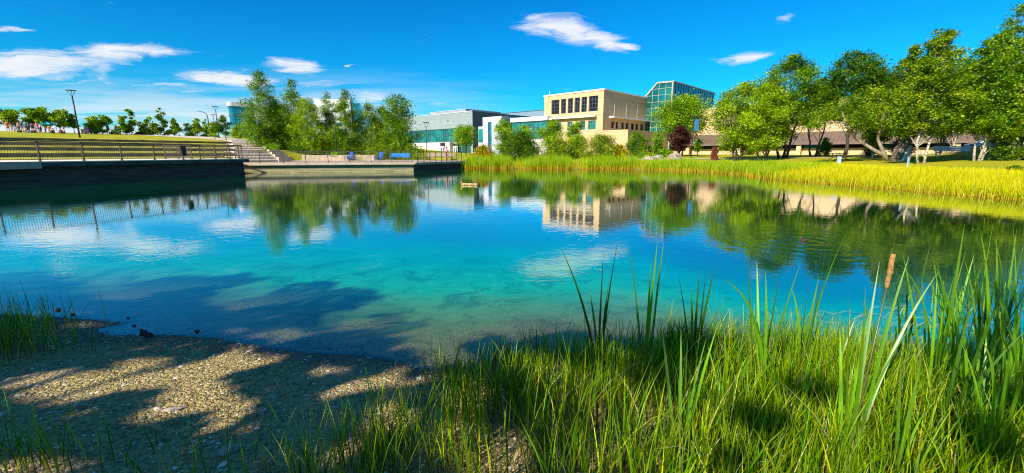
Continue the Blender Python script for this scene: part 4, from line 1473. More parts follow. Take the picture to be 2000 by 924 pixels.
for i, (px, ytop, w, Y, nl, st_, cb, lab) in enumerate([
        (1802, 55, 130, 31, 22000, 2, .26, 'twin white-trunked birch left of the white bench'),
        (1912, 62, 150, 31, 24000, 3, .26, 'white-trunked birch clump at the right end of the white bench'),
        (1935, 4, 120, 35, 16000, 2, .2, 'tallest birch with feathery open top at the upper right corner'),
        (1990, 70, 120, 30, 16000, 2, .02, 'dense birch cut by the right edge of the picture'),
        (1860, 110, 110, 42, 13000, 1, .3, 'dense green birch directly behind the white bench')]):
    tree('birch_tree', lab, 'tree', px, Y, ytop, w, 'birch' if i == 2 else 'column', 'f_birch' if i in (0, 3) else 'f_birch2', 'birch_bark', int(nl * 1.3), 0.155, cb, 120, st_, 280 + i,
         'birches by the white bench', clump=.13, sparse_top=.5 if i == 2 else .15, spread=.3, trunk_r=.095)
tree('grove_tree', 'wide leafy tree closing the grove beyond the right picture edge', 'tree', 2075, 30, 60, 170, 'round', 'f_birch2', 'bark', 12000, .16, .05, 60, 1, 291, RG, clump=.13)
tree('grove_tree', 'dark background tree deep in the grove behind the bench', 'tree', 1835, 46, 150, 150, 'round', 'f_dark', 'bark', 16000, .19, .26, 60, 1, 292, RG, clump=.13)
tree('grove_tree', 'background tree behind the tallest feathery birch', 'tree', 1960, 44, 130, 150, 'round', 'f_birch2', 'bark', 15000, .19, .22, 60, 1, 293, RG, clump=.13)
tree('spruce_tree', 'small blue spruce half hidden behind the leaning willow trunks', 'tree', 1700, 47, 262, 44, 'conifer', 'f_spruce', 'bark_dark', 3000, .14, .12, 40, 1, 295, clump=.16)
tree('spruce_tree', 'dark blue spruce in the shade left of the white-trunked birches', 'tree', 1760, 48, 235, 54, 'conifer', 'f_spruce', 'bark_dark', 3600, .14, .08, 40, 1, 296, clump=.16)
tree('shrub', 'small dark green bush in the sedge at the right edge', 'bush', 1990, 22.5, 322, 34, 'shrub', 'f_dark', 'bark_dark', 900, .08, .02, 20, 2, 297, clump=.2, trunk_r=.03)


# leaning willow: two bare trunks making a V with the crown above, and the thick dark one beside it
def willow(px, Y, label, stems, fol, clumps, nleaf, seed, bark='bark_light'):
    u, _ = slope_of(px, 300)
    X = u * Y
    z0 = gz(X, Y)
    root = empty('willow_tree', (X, Y, z0 - .05), 0, label, 'tree', 'leaning willows by the sedge')
    k = Y / 846.0
    mb = MB()
    g = random.Random(seed)
    ends = []
    for pts, r in stems:
        P_ = [Vector(((a - px) * k, g.uniform(-.3, .3) * (i > 0) * i * .5, zz(Y, b_) - z0)) for i, (a, b_) in enumerate(pts)]
        P_[0].z = -.1
        mb.tube(P_, [r * (1 - .6 * i / (len(P_) - 1)) for i in range(len(P_))], 9)
        ends.append(P_)
    mb.build('trunk', M[bark], root, smooth=True)
    cs = []
    for (a, b_, rp) in clumps:
        c = Vector(((a - px) * k, g.uniform(-1.2, 1.2), zz(Y, b_) - z0))
        cs.append((c, rp * k))
        e_ = min((p for P_ in ends for p in P_[1:]), key=lambda p: (p - c).length + max(0, p.z - c.z))
        MB().tube([e_, e_.lerp(c, .5) + Vector((0, 0, .2)), c], [.06, .035, .012], 5, cap=False).build('branch', M[bark], root, smooth=True)
    gg = np.random.default_rng(seed)
    w = np.array([c[1] ** 2 for c in cs])
    idx = gg.choice(len(cs), nleaf, p=w / w.sum())
    d = gg.normal(size=(nleaf, 3))
    d /= np.linalg.norm(d, axis=1)[:, None]
    P_ = np.array([list(c[0]) for c in cs])[idx] + d * (np.array([c[1] for c in cs])[idx] * gg.random(nleaf) ** .5 * 1.15)[:, None] * np.array([1.1, 1.2, .7])
    V, Fq = leaves(P_, .15, .8, seed)
    np_mesh('crown', V, Fq, M[fol], root)


willow(1738, 37, 'pale willow whose bare trunks lean left in a V above the lawn',
       [([(1740, 312), (1722, 300), (1700, 291), (1672, 268), (1645, 238), (1632, 205)], .17), ([(1738, 312), (1722, 292), (1712, 270), (1714, 240), (1722, 205)], .16)],
       'f_birch', [(1620, 215, 26), (1600, 240, 16), (1650, 200, 22), (1680, 215, 18), (1700, 240, 18), (1722, 190, 30), (1745, 215, 22), (1690, 180, 22), (1672, 250, 14), (1760, 240, 20), (1735, 255, 14), (1650, 232, 20), (1665, 235, 18), (1712, 225, 26)], 11000, 41)
willow(1752, 36.5, 'thick dark trunked willow leaning right beside the pale stone marker',
       [([(1748, 314), (1756, 296), (1768, 270), (1782, 235), (1790, 200)], .42), ([(1746, 314), (1750, 290), (1758, 268)], .2)],
       'f_dark', [(1770, 250, 22), (1795, 225, 28), (1812, 250, 24), (1780, 200, 30), (1830, 215, 30), (1755, 225, 22), (1840, 255, 18)], 6000, 42, 'bark')

# overhanging tree behind and to the left of the camera: it throws the dappled shade on the beach and the shallows
LITP = [(135, 745, 130, 24, 8), (250, 705, 60, 9, 5), (300, 735, 140, 16, 14), (420, 700, 150, 24, 16), (540, 662, 80, 9, 9), (330, 790, 110, 18, 16),
        (415, 800, 55, 38, 0), (360, 770, 80, 22, 15), (745, 738, 120, 18, 12), (860, 700, 70, 22, 10), (760, 812, 60, 26, 8), (620, 716, 50, 7, 6),
        (140, 622, 60, 10, 6), (60, 915, 90, 22, 6), (210, 572, 65, 9, 5), (500, 580, 75, 11, 12), (720, 620, 100, 15, 14), (830, 640, 60, 14, 10), (470, 648, 40, 4, 0),
        (980, 890, 75, 48, 0), (1330, 860, 100, 75, 0), (1180, 900, 60, 40, 0), (1140, 780, 50, 60, 0), (900, 820, 40, 60, 0), (930, 760, 22, 50, 0), (1240, 760, 35, 55, 0),
        (1080, 720, 30, 30, 0), (660, 880, 60, 30, 5)]
SHADE = [(-900, 540), (0, 530), (120, 545), (210, 562), (330, 556), (490, 538), (545, 545), (430, 572), (470, 590), (590, 558), (700, 566), (772, 573), (745, 600),
         (835, 628), (795, 665), (765, 688), (870, 676), (960, 655), (1010, 668), (1130, 648), (1250, 662), (1400, 668), (1430, 700), (1380, 760), (1330, 830), (1280, 924), (1240, 1150), (-900, 1100)]


def to_px(x, y, z=0.1):
    dz = z - CAM_Z
    f_ = y * math.cos(PITCH) - dz * math.sin(PITCH)
    v = y * math.sin(PITCH) + dz * math.cos(PITCH)
    return 1000 + F * x / f_, 462 - F * v / f_


gg = np.random.default_rng(5)
nS = 150000
sx = gg.uniform(-13, 8.5, nS)
sy = gg.uniform(1.15, 8.0, nS)
sz0 = np.where(shore_dist(sx, sy) > 0, -0.07, 0.09)
pxs, pys = to_px(sx, sy, sz0)
nz = np.sin(sx * 3.1 + sy * 1.7) * 9 + np.sin(sx * 7.3 - sy * 5.1) * 6
shaded = in_poly(pxs, pys + nz * .5, SHADE)
for (cx_, cy_, rx_, ry_, tl) in LITP:
    a_ = R(-tl)
    dx, dy = pxs - cx_, pys - cy_
    e1 = (dx * math.cos(a_) + dy * math.sin(a_)) / (rx_ * 1.06)
    e2 = (-dx * math.sin(a_) + dy * math.cos(a_)) / (ry_ * 1.22)
    rr = np.sqrt(e1 ** 2 + e2 ** 2) + 0.18 * np.sin(sx * 6 + sy * 9) + .12 * np.sin(sx * 15 - sy * 11)
    shaded &= ~(rr < gg.uniform(.85, 1.1, nS))
# the darker patch at the right side of the near reeds
rp = ((pxs - 1915) / 110) ** 2 + ((pys - 780) / 120) ** 2 < 1
shaded |= rp & (np.sin(sx * 8.3 + sy * 5.1) + np.sin(sx * 4.1 - sy * 9.7) > .35)
rp3 = ((pxs - 1560) / 120) ** 2 + ((pys - 860) / 90) ** 2 < 1
shaded |= rp3 & (np.sin(sx * 9.3 + sy * 7.1) + np.sin(sx * 6.1 - sy * 8.7) > 1.1)

rp2 = ((pxs - 1560) / 60) ** 2 + ((pys - 880) / 120) ** 2 < 1

idx = np.nonzero(shaded & (gg.random(nS) < .72))[0]
hgt_ = gg.uniform(4.2, 7.2, len(idx)) + np.sin(sx[idx] * .9) * .6
k_ = hgt_ / SUNV.z
pts = np.stack([sx[idx] + SUNV.x * k_, sy[idx] + SUNV.y * k_, sz0[idx] + hgt_], 1)
keep = pts[:, 1] < -0.8
pts = pts[keep]
ob = Vector((-9.5, -5.5, 0.25))
ot = empty('overhanging_tree', ob, 0, 'tree on the near bank whose crown shades the gravel beach', 'tree')
V, Fq = leaves(pts - np.array(list(ob)), 0.15, .5, 9, aspect=.7)
# many leaves turned to the sky
np_mesh('crown', V, Fq, M['f_birch2'], ot)
mb = MB()
mb.tube([(0, 0, -.4), (.1, .1, 1.5), (.3, -.1, 3.2), (.2, .1, 5.0), (.6, 0, 7.0)], [.3, .24, .2, .13, .05], 10)
g_ = random.Random(3)
for k in range(26):
    q = pts[g_.randrange(len(pts))] - np.array(list(ob))
    s_ = Vector((.25, 0, g_.uniform(2.4, 5.2)))
    mb.tube([s_, s_.lerp(Vector(q), .5) + Vector((0, 0, .35)), Vector(q)], [.07, .04, .012], 5, cap=False)
mb.build('trunk', M['bark'], ot, smooth=True)


# ---------------------------------------------------------------- grass, sedge and reeds
def blades(base, height, width, lean, az, nseg, curl, seed=0, taper=1.0):
    """base (n,3); strips of nseg quads; the blade bends over along azimuth az by lean (fraction of its height)"""
    g = np.random.default_rng(seed)
    n = len(base)
    t_ = np.linspace(0, 1, nseg + 1)
    dirx, diry = np.cos(az), np.sin(az)
    face = az + math.pi / 2 + g.uniform(-.9, .9, n)
    wx_, wy_ = np.cos(face), np.sin(face)
    V = np.zeros((n, nseg + 1, 2, 3))
    for j, t in enumerate(t_):
        off_ = lean * (t ** curl)
        zz_ = height * (t - 0.35 * (off_ / np.maximum(height, 1e-3)) ** 2 * t)
        w = width * (1 - t ** 2.2 * .96) * (0.75 + .25 * min(1, t * 6))
        for s_ in (0, 1):
            sg = -.5 if s_ == 0 else .5
            V[:, j, s_, 0] = base[:, 0] + dirx * off_ + wx_ * w * sg
            V[:, j, s_, 1] = base[:, 1] + diry * off_ + wy_ * w * sg
            V[:, j, s_, 2] = base[:, 2] + zz_
    i0 = np.arange(n)[:, None] * (2 * (nseg + 1))
    Fq = []
    for j in range(nseg):
        Fq.append(np.concatenate([i0 + 2 * j, i0 + 2 * j + 1, i0 + 2 * j + 3, i0 + 2 * j + 2], 1))
    Fq = np.concatenate(Fq, 0)
    along = np.broadcast_to(t_[None, :, None], (n, nseg + 1, 2)).ravel()
    return V.reshape(-1, 3), Fq, along


def stuff_blades(name, base, h, w, lean, az, nseg, curl, mat, label, seed=0, kind='stuff'):
    V, Fq, al = blades(base, h, w, lean, az, nseg, curl, seed)
    o = np_mesh(name, V, Fq, mat, attr={'along': al})
    tag(o, label, None, None, kind)
    return o


gg = np.random.default_rng(21)


def scatter(n, x0, x1, y0, y1, fn):
    x = gg.uniform(x0, x1, n)
    y = gg.uniform(y0, y1, n)
    p = fn(x, y)
    k = gg.random(n) < p
    x, y = x[k], y[k]
    return np.stack([x, y, ground(x, y)], 1)


# near grass bed: everything right of a ragged line on the near bank
def near_density(x, y):
    d = shore_dist(x, y)
    edge = -0.215 * y + 0.05 * np.sin(y * 9)
    p = sm(edge - .02, edge + .25, x) * (.42 + .58 * sm(.3, 1.6, x)) * (d < 0.05 + .12 * np.sin(x * 5) + .2 * sm(1.2, 2.4, x))
    clump = 0.5 + 0.5 * np.sin(x * 7.1 + 2 * np.sin(y * 4.3)) * np.sin(y * 6.2 + 1.5 * np.sin(x * 5.2))
    hole = np.exp(-(((x + .02) / .16) ** 2 + ((y - 2.05) / .3) ** 2)) + np.exp(-(((x - 0.72) / .2) ** 2 + ((y - 2.25) / .25) ** 2)) * .9
    return p * (0.35 + .65 * clump) * (1 - .85 * np.clip(hole, 0, 1))


base = scatter(82000, -1.0, 9.5, 1.15, 4.3, near_density)
dn = np.hypot(base[:, 0], base[:, 1])
base = base[(dn > 1.5)]
n = len(base)
rightness = sm(0.9, 3.2, base[:, 0])
hh = gg.uniform(.24, .66, n) * (1 - .18 * sm(2.4, 3.4, base[:, 1])) * (1 + .10 * np.sin(base[:, 0] * 3.3)) * (0.95 - .1 * rightness) * np.where(gg.random(n) < .1, 1.18, 1)
hh *= 1 - .22 * sm(1.9, 1.3, base[:, 1])
hh *= 1 - .30 * sm(2.3, 3.3, base[:, 1]) * sm(1.5, .3, base[:, 0])
stuff_blades('grass', base, hh, gg.uniform(.004, .0115, n), hh * gg.uniform(.05, .42, n) ** 1.0 * np.where(gg.random(n) < .2, 1.7, 1), gg.uniform(0, 2 * math.pi, n), 5, 2.0, M['g_near'],
             'thick green grass on the near bank in front of the water', 3)
kd = gg.random(n) < .055
bd_ = base[kd] + gg.normal(0, .03, (kd.sum(), 3)) * np.array([1, 1, 0])
nd = len(bd_)
hd = hh[kd] * gg.uniform(.6, 1.25, nd)
stuff_blades('dry_grass', bd_, hd, gg.uniform(.003, .007, nd), hd * gg.uniform(.2, 1.0, nd), gg.uniform(0, 6.28, nd), 5, 2.4, M['g_straw'],
             'dead tan grass stems standing and bent over among the green blades', 33)
x = gg.uniform(-5.5, -.3, 420)
y = gg.uniform(1.7, 4.3, 420)
k = shore_dist(x, y) < 0
x, y = x[k], y[k]
nb_ = len(x)
stuff_blades('twigs', np.stack([x, y, ground(x, y) + .006], 1), gg.uniform(.004, .02, nb_), gg.uniform(.002, .006, nb_), gg.uniform(.03, .22, nb_), gg.uniform(0, 6.28, nb_), 3, 1.0, M['g_straw'],
             'bits of straw and twigs lying on the gravel', 34)
# grass tufts on the gravel: a patch near the middle, and at the left edge
TU_ = []
for (cx_, cy_, rx_, ry_, cnt) in ((-0.72, 2.15, .34, .42, 420), (-1.05, 1.95, .25, .2, 90), (-4.6, 3.55, .55, .3, 340), (-2.62, 2.05, .22, .14, 60), (-5.2, 4.0, .6, .3, 260), (-1.55, 1.75, .2, .12, 30), (-.55, 2.9, .2, .35, 60), (-1.9, 2.0, .8, .3, 40)):
    x = gg.normal(cx_, rx_ * .55, cnt)
    y = gg.normal(cy_, ry_ * .55, cnt)
    TU_.append(np.stack([x, y, ground(x, y)], 1))
tb = np.concatenate(TU_)
n = len(tb)
hh = gg.uniform(.16, .46, n) * np.where(tb[:, 0] < -4, 1.25, 1.0)
stuff_blades('grass', tb, hh, gg.uniform(.004, .008, n), hh * gg.uniform(.05, .6, n), gg.uniform(0, 2 * math.pi, n), 5, 1.8, M['g_near'],
             'scattered grass tufts growing from the gravel beach', 4)
# dry straw lying among the stems
x = gg.uniform(-.9, 6.5, 7000)
y = gg.uniform(1.3, 3.9, 7000)
k = shore_dist(x, y) < .1
x, y = x[k], y[k]
n = len(x)
sb = np.stack([x, y, ground(x, y) + .004], 1)
L_ = gg.uniform(.10, .42, n)
stuff_blades('straw_litter', sb, gg.uniform(.01, .12, n), gg.uniform(.003, .007, n), L_, gg.uniform(0, 2 * math.pi, n), 3, 1.0, M['g_straw'],
             'dry straw and dead stems lying between the near grass', 5)
n = 420
x = gg.uniform(3.2, 8.5, n)
y = gg.uniform(3.0, 4.6, n)
sb = np.stack([x, y, np.full(n, .03)], 1)
stuff_blades('straw_litter', sb, gg.uniform(.03, .25, n), gg.uniform(.004, .008, n), gg.uniform(.3, .9, n), gg.choice([0.2, 3.0, 2.6, 0.6], n) + gg.normal(0, .4, n), 4, 1.2, M['g_straw'],
             'broken pale reed stems lying over the water at the right', 6)


# far cattail reeds and the yellow sedge, planted along the far shoreline
def along_shore(i0, i1, n, d0, d1):
    pts_ = SH[i0:i1 + 1]
    seg = np.hypot(*(pts_[1:] - pts_[:-1]).T)
    cum = np.concatenate([[0], np.cumsum(seg)])
    s_ = gg.uniform(0, cum[-1], n)
    j = np.clip(np.searchsorted(cum, s_) - 1, 0, len(seg) - 1)
    f_ = (s_ - cum[j]) / seg[j]
    p = pts_[j] + (pts_[j + 1] - pts_[j]) * f_[:, None]
    tv = (pts_[j + 1] - pts_[j]) / seg[j][:, None]
    nv = np.stack([tv[:, 1], -tv[:, 0]], 1)
    dd = gg.uniform(d0, d1, n)
    q = p + nv * dd[:, None]
    x, y = q[:, 0], q[:, 1]
    return np.stack([x, y, np.maximum(ground(x, y), -0.1)], 1), s_, dd


i_a = SHORE.index((19.2, 28))
i_b = SHORE.index((-6.3, 52.2))
b_, s_, dd = along_shore(i_a + 1, i_b, 30000, -0.9, 3.6)
k = (shore_dist(b_[:, 0], b_[:, 1]) < 1.0) & ~((b_[:, 0] < -6.6) & (b_[:, 1] < 52.4))
k &= gg.random(len(b_)) < (0.55 + .45 * np.sin(s_ * 1.3) * np.sin(s_ * .47 + 1))
b_ = b_[k]
n = len(b_)
hh = gg.uniform(.85, 1.45, n) * (1 - 0.12 * np.sin(b_[:, 0] * .9))
hh *= 1 - .3 * sm(12, 20, b_[:, 0])
stuff_blades('reeds', b_, hh, gg.uniform(.02, .045, n), hh * gg.uniform(.02, .3, n), gg.uniform(0, 6.28, n), 3, 1.8, M['g_reed'],
             'band of tall cattail reeds along the far shoreline', 7)
i_c = SHORE.index((18, 8))
b_, s_, dd = along_shore(i_c, i_a + 2, 60000, -0.5, 5.6)
k = shore_dist(b_[:, 0], b_[:, 1]) < .8
k &= gg.random(len(b_)) < 1 - .75 * sm(4.0, 5.6, dd)
b_, dd = b_[k], dd[k]
n = len(b_)
hh = gg.uniform(.35, .85, n) * (1 - .55 * sm(2.5, 5.6, dd))
stuff_blades('sedge', b_, hh, gg.uniform(.010, .022, n), hh * gg.uniform(.15, .75, n), gg.normal(0.6, .9, n), 3, 1.7, M['g_sedge'],
             'bright yellow-green sedge meadow along the right shore', 8)
n = 5200
x = gg.uniform(42, 66, n)
y = gg.uniform(30, 48, n)
k = gg.random(n) < np.exp(-(((x - 53) / 8) ** 2 + ((y - 39) / 6) ** 2))
b_ = np.stack([x[k], y[k], ground(x[k], y[k])], 1)
n = len(b_)
hh = gg.uniform(.3, .6, n)
stuff_blades('sedge', b_, hh, gg.uniform(.03, .05, n), hh * gg.uniform(.2, .6, n), gg.normal(.6, .9, n), 2, 1.6, M['g_sedge'], 'long yellow grass on the mound at the right edge', 9)

# pebbles and shell grit on the beach
gg2 = np.random.default_rng(31)
n = 15000
x = gg2.uniform(-7, 0.4, n)
y = 1.6 + gg2.random(n) ** 1.0 * 3.2
sd_ = shore_dist(x, y)
k = (sd_ < .35)
x, y = x[k], y[k]
n = len(x)
zb = ground(x, y)
oc = np.array([[1, 0, 0], [.5, .85, 0], [-.5, .8, 0], [-1, 0, 0], [-.5, -.85, 0], [.5, -.8, 0], [0, 0, .55]])
ang = gg2.uniform(0, 6.28, n)
s_ = gg2.uniform(.004, .0145, n) * np.where(gg2.random(n) < .02, 2.2, 1)
V = oc[None, :, :] * s_[:, None, None] * np.stack([gg2.uniform(.8, 1.5, n), gg2.uniform(.6, 1, n), gg2.uniform(.6, 1.2, n)], 1)[:, None, :]
ca, sa = np.cos(ang)[:, None], np.sin(ang)[:, None]
Vx = V[:, :, 0] * ca - V[:, :, 1] * sa
Vy = V[:, :, 0] * sa + V[:, :, 1] * ca
V = np.stack([Vx + x[:, None], Vy + y[:, None], V[:, :, 2] + zb[:, None] + 0.0015], 2).reshape(-1, 3)
i0 = np.arange(n)[:, None] * 7
Fq = np.concatenate([np.concatenate([i0 + a, i0 + (a + 1) % 6, i0 + 6], 1) for a in range(6)], 0)
pm, t, out = new_mat('pebble')
g_n = t.node('ShaderNodeNewGeometry')
b = t.node('ShaderNodeBsdfPrincipled')
t.link(t.ramp(g_n.outputs['Random Per Island'], [(0, (0.07, 0.055, 0.035)), (.4, (.24, .17, .07)), (.8, (.46, .34, .17)), (1.0, (.80, .70, .52))]), b.inputs['Base Color'])
b.inputs['Roughness'].default_value = .75
t.link(b.outputs[0], out.inputs[0])
tag(np_mesh('pebbles', V, Fq, pm), 'small pebbles and shell grit strewn over the beach', None, None, 'stuff')
# ---------------------------------------------------------------- near cattails, leaf by leaf
def cattail(label, Y, leaves_px, base, mat='g_cattail', w=0.011, head=None, seed=0, dy=0.25):
    """leaves_px: tips (px, py) or (px, py, bend); base: foot (px, py) - built as real leaves at distance Y"""
    bp_ = at(base[0], Y, base[1])
    g0 = max(gz(bp_.x, bp_.y), -0.12)
    root = empty('cattail_plant', (bp_.x, bp_.y, g0), 0, label, 'cattail', 'cattails on the near bank')
    V, Fq, al = [], [], []
    g = random.Random(seed + 50)
    for lp in leaves_px:
        tx, ty = lp[0], lp[1]
        bend = lp[2] if len(lp) > 2 else 0.10
        yy = Y + g.uniform(-dy, dy)
        tip = at(tx, yy, ty) - Vector((bp_.x, bp_.y, g0))
        foot = Vector((g.uniform(-.025, .025), g.uniform(-.025, .025), -.03))
        ctrl = foot.lerp(tip, .5) + Vector((-tip.x * bend * 1.2, 0, tip.z * bend))
        side0 = Vector((1, g.uniform(-.7, .7), 0)).normalized()
        side1 = Vector((1, g.uniform(-1.4, 1.4), 0)).normalized()
        ns = 10
        b0 = len(V)
        for j in range(ns + 1):
            f_ = j / ns
            p = foot * (1 - f_) ** 2 + ctrl * 2 * f_ * (1 - f_) + tip * f_ ** 2
            sdv = side0.lerp(side1, f_).normalized()
            ww = w * (1 - f_ ** 3 * .97) * (.7 + .3 * min(1, f_ * 5))
            V.append(p - sdv * ww * .5)
            V.append(p + Vector((0, 1, 0)) * ww * .14)
            V.append(p + sdv * ww * .5)
            al += [f_] * 3
        for j in range(ns):
            a = b0 + 3 * j
            Fq += [(a, a + 1, a + 4, a + 3), (a + 1, a + 2, a + 5, a + 4)]
    np_mesh('leaf_blades', [list(v) for v in V], Fq, M[mat], root, attr={'along': al}, smooth=True)
    if head:
        (hx0, hy0), (hx1, hy1) = head
        a = at(hx0, Y, hy0) - Vector((bp_.x, bp_.y, g0))
        c = at(hx1, Y, hy1) - Vector((bp_.x, bp_.y, g0))
        MB().tube([Vector((0, 0, -.03)), Vector((c.x * .45, 0, c.z * .5)), c], [.006, .005, .004], 6).build('stalk', M['g_cattail'], root, smooth=True)
        ps, rs = [], []
        for j in range(13):
            f_ = j / 12
            ps.append(c.lerp(a, f_) + Vector((g.uniform(-1, 1), g.uniform(-1, 1), 0)) * .0012)
            rs.append((.0060 + .0065 * math.sin(min(1, f_ * 2.2) * math.pi / 2) * (1 - .55 * max(0, f_ - .5) * 2)) * (0.75 if j == 5 else 1) * g.uniform(.9, 1.1))
        MB().tube(ps, rs, 9).build('seed_head', M['seed_head'], root, smooth=True)
    return root


cattail('dark slender cattail standing alone left of centre in front of turquoise water', 3.3, [(1093, 480, .12), (1206, 476, .1), (1179, 487), (1190, 545), (1150, 560), (1200, 640), (1195, 590, .2)], (1169, 650), 'g_cattail_dark', .020, seed=1)
cattail('pale green cattail with two tall crossing leaves right of the slender dark one', 3.2, [(1228, 479, .12), (1297, 468, .12), (1284, 470), (1271, 513), (1240, 600), (1225, 640, .3), (1300, 640, .3)], (1263, 690), 'g_cattail', .021, seed=2)
cattail('cluster of straight dark cattail leaves in the middle of the near grass', 2.9, [(1322, 522), (1366, 525), (1379, 530), (1397, 516), (1389, 560), (1350, 560), (1405, 600)], (1348, 760), 'g_cattail_dark', .020, seed=3)
cattail('sunlit cattail fanning widely with one leaf arching to the left', 2.7, [(1456, 425, .04), (1532, 488, .08), (1564, 513, .1), (1388, 539, .45), (1495, 530), (1478, 510), (1440, 600, .3), (1580, 590, .3)], (1498, 645), 'g_cattail', .021, seed=4)
cattail('thin cattail with a long leaf slanting right above the rippled water', 2.9, [(1615, 474, .08), (1589, 485), (1660, 445, .2), (1600, 540), (1545, 560, .2)], (1572, 640), 'g_cattail', .019, seed=5)
cattail('large bright cattail bearing the orange-brown seed head', 1.95, [(1660, 564, .02), (1718, 510, .02), (1776, 499, .12), (1835, 528, .14), (1700, 600), (1640, 640), (1800, 610, .2), (1690, 560)], (1654, 905), 'g_cattail', .019, head=((1745, 496), (1731, 564)), seed=6)
cattail('tall cattail with pale leaves left of the dense right corner', 2.5, [(1855, 423, .05), (1884, 437, .06), (1963, 417, .12), (1850, 502), (1903, 496, .1), (1830, 540), (1880, 560)], (1841, 690), 'g_cattail', .021, seed=7)
cattail('tall bright cattail against the right picture edge', 2.4, [(1946, 462), (1969, 451), (1986, 445), (1943, 542), (2010, 470), (1999, 520, .2)], (1975, 690), 'g_cattail', .021, seed=8)
cattail('dark cattail leaves crossing in front of the tree reflections', 2.8, [(1742, 502), (1773, 485), (1818, 474, .1), (1795, 560), (1755, 590)], (1778, 660), 'g_cattail_dark', .019, seed=9)
cattail('long dark leaves sweeping up to the right corner from low down', 2.0, [(2010, 560, .12), (1990, 600, .15), (1960, 560, .1), (1930, 540, .08), (1905, 560), (2010, 640, .2), (1870, 580)], (1830, 870), 'g_cattail_dark', .019, seed=10)
cattail('dark cattail fan filling the right edge behind the bright leaves', 2.6, [(1905, 520, .1), (1925, 500, .1), (1950, 520, .2), (1990, 540), (2015, 510), (1900, 600), (1980, 620, .3), (1960, 590)], (1935, 720), 'g_cattail_dark', .019, seed=11)
cattail('short bright cattail low in the centre of the near grass with yellow-edged leaves', 2.1, [(1290, 560 + 60, .05), (1345, 640, .05), (1380, 660), (1330, 640), (1350, 700, .15), (1400, 640, .1)], (1340, 800), 'g_cattail', .019, seed=12)
cattail('upright cattail shoots at the bottom of the sunlit grass', 1.8, [(1800, 700, .1), (1760, 680), (1870, 720, .25), (1720, 740), (1830, 780, .3)], (1760, 930), 'g_cattail', .019, seed=13)


g_ = random.Random(77)
for i, (bx, Yb, top, mt, lab) in enumerate([
        (1868, 2.9, 470, 'g_cattail', 'narrow green cattail left of the pale-leaved tall one in the right corner'), (1905, 2.3, 500, 'g_cattail', 'low green cattail in the crowded right corner with outward curving leaves'),
        (1950, 3.1, 440, 'g_cattail_dark', 'tall dark cattail rising behind the bright right-edge one'), (1990, 2.2, 500, 'g_cattail_dark', 'dark cattail low at the right picture edge'),
        (1740, 3.2, 560, 'g_cattail', 'short green cattail behind the orange seed head near the water'), (1610, 2.6, 590, 'g_cattail', 'short sunlit cattail right of the fanning one'),
        (1815, 2.7, 455, 'g_cattail', 'tall bright cattail rising left of the pale-leaved one before the reflections'), (1890, 2.6, 430, 'g_cattail', 'tallest bright cattail of the right corner'),
        (1925, 2.4, 440, 'g_cattail', 'tall yellow-green cattail behind the tallest bright one'), (1998, 2.5, 420, 'g_cattail', 'tall bright cattail cut by the right picture edge'),
        (1960, 2.1, 520, 'g_cattail', 'leafy bright cattail in front of the dark edge leaves'), (1700, 2.6, 570, 'g_cattail', 'leafy low cattail just left of the seed head stalk'),
        (1540, 2.3, 640, 'g_cattail', 'low bright cattail in the sunlit grass below the fanning one'),
        (1930, 1.9, 610, 'g_cattail', 'broad bright cattail in the lower right corner'), (1420, 2.5, 620, 'g_cattail', 'short sunlit cattail between the dark cluster and the fanning one')]):
    lv = [(bx + g_.uniform(-75, 85), top + g_.uniform(0, 110), g_.choice([.05, .1, .15, .3])) for _ in range(8)]
    cattail(lab, Yb, lv, (bx, 680 + (3.2 - Yb) * 150), mt, .017, seed=60 + i)


# ---------------------------------------------------------------- lamps
def lamp(px, Y, ytop, label, head=True, banner=None, zb=None, r=.075, hw=.42):
    u, _ = slope_of(px, 300)
    X = u * Y
    z0 = gz(X, Y) if zb is None else zb
    h = zz(Y, ytop) - z0
    root = empty('street_lamp', (X, Y, z0), 0, label, 'street lamp', 'street lamps of the park')
    MB().tube([(0, 0, -.05), (0, 0, h * .5), (0, 0, h - .75)], [r, r * .85, r * .7], 8).build('pole', M['pole'], root, smooth=True)
    MB().tube([(0, 0, -.02), (0, 0, .25)], [r * 2.2, r * 1.5], 8).build('base', M['pole'], root)
    b = MB()
    for a in (0, 1, 2):
        an = a * 2.0944 + .2
        b.tube([(0, 0, h - .85), (math.cos(an) * hw, math.sin(an) * hw, h - .06)], .028, 5)
    b.build('arm', M['pole'], root)
    MB().tube([(0, 0, h - .07), (0, 0, h)], [hw + .06, hw + .02], 16).build('lamp_head', M['pole'], root)
    if banner:
        zb_, side = banner
        MB().box(.10 * side, .10 * side + .62 * side, -.012, .012, zb_ - 1.5, zb_).build('banner', M['banner'], root)
        MB().bar((0, 0, zb_ + .03), (.75 * side, 0, zb_ + .03), .04).bar((0, 0, zb_ - 1.53), (.75 * side, 0, zb_ - 1.53), .04).build('banner_arm', M['pole'], root)
    return root


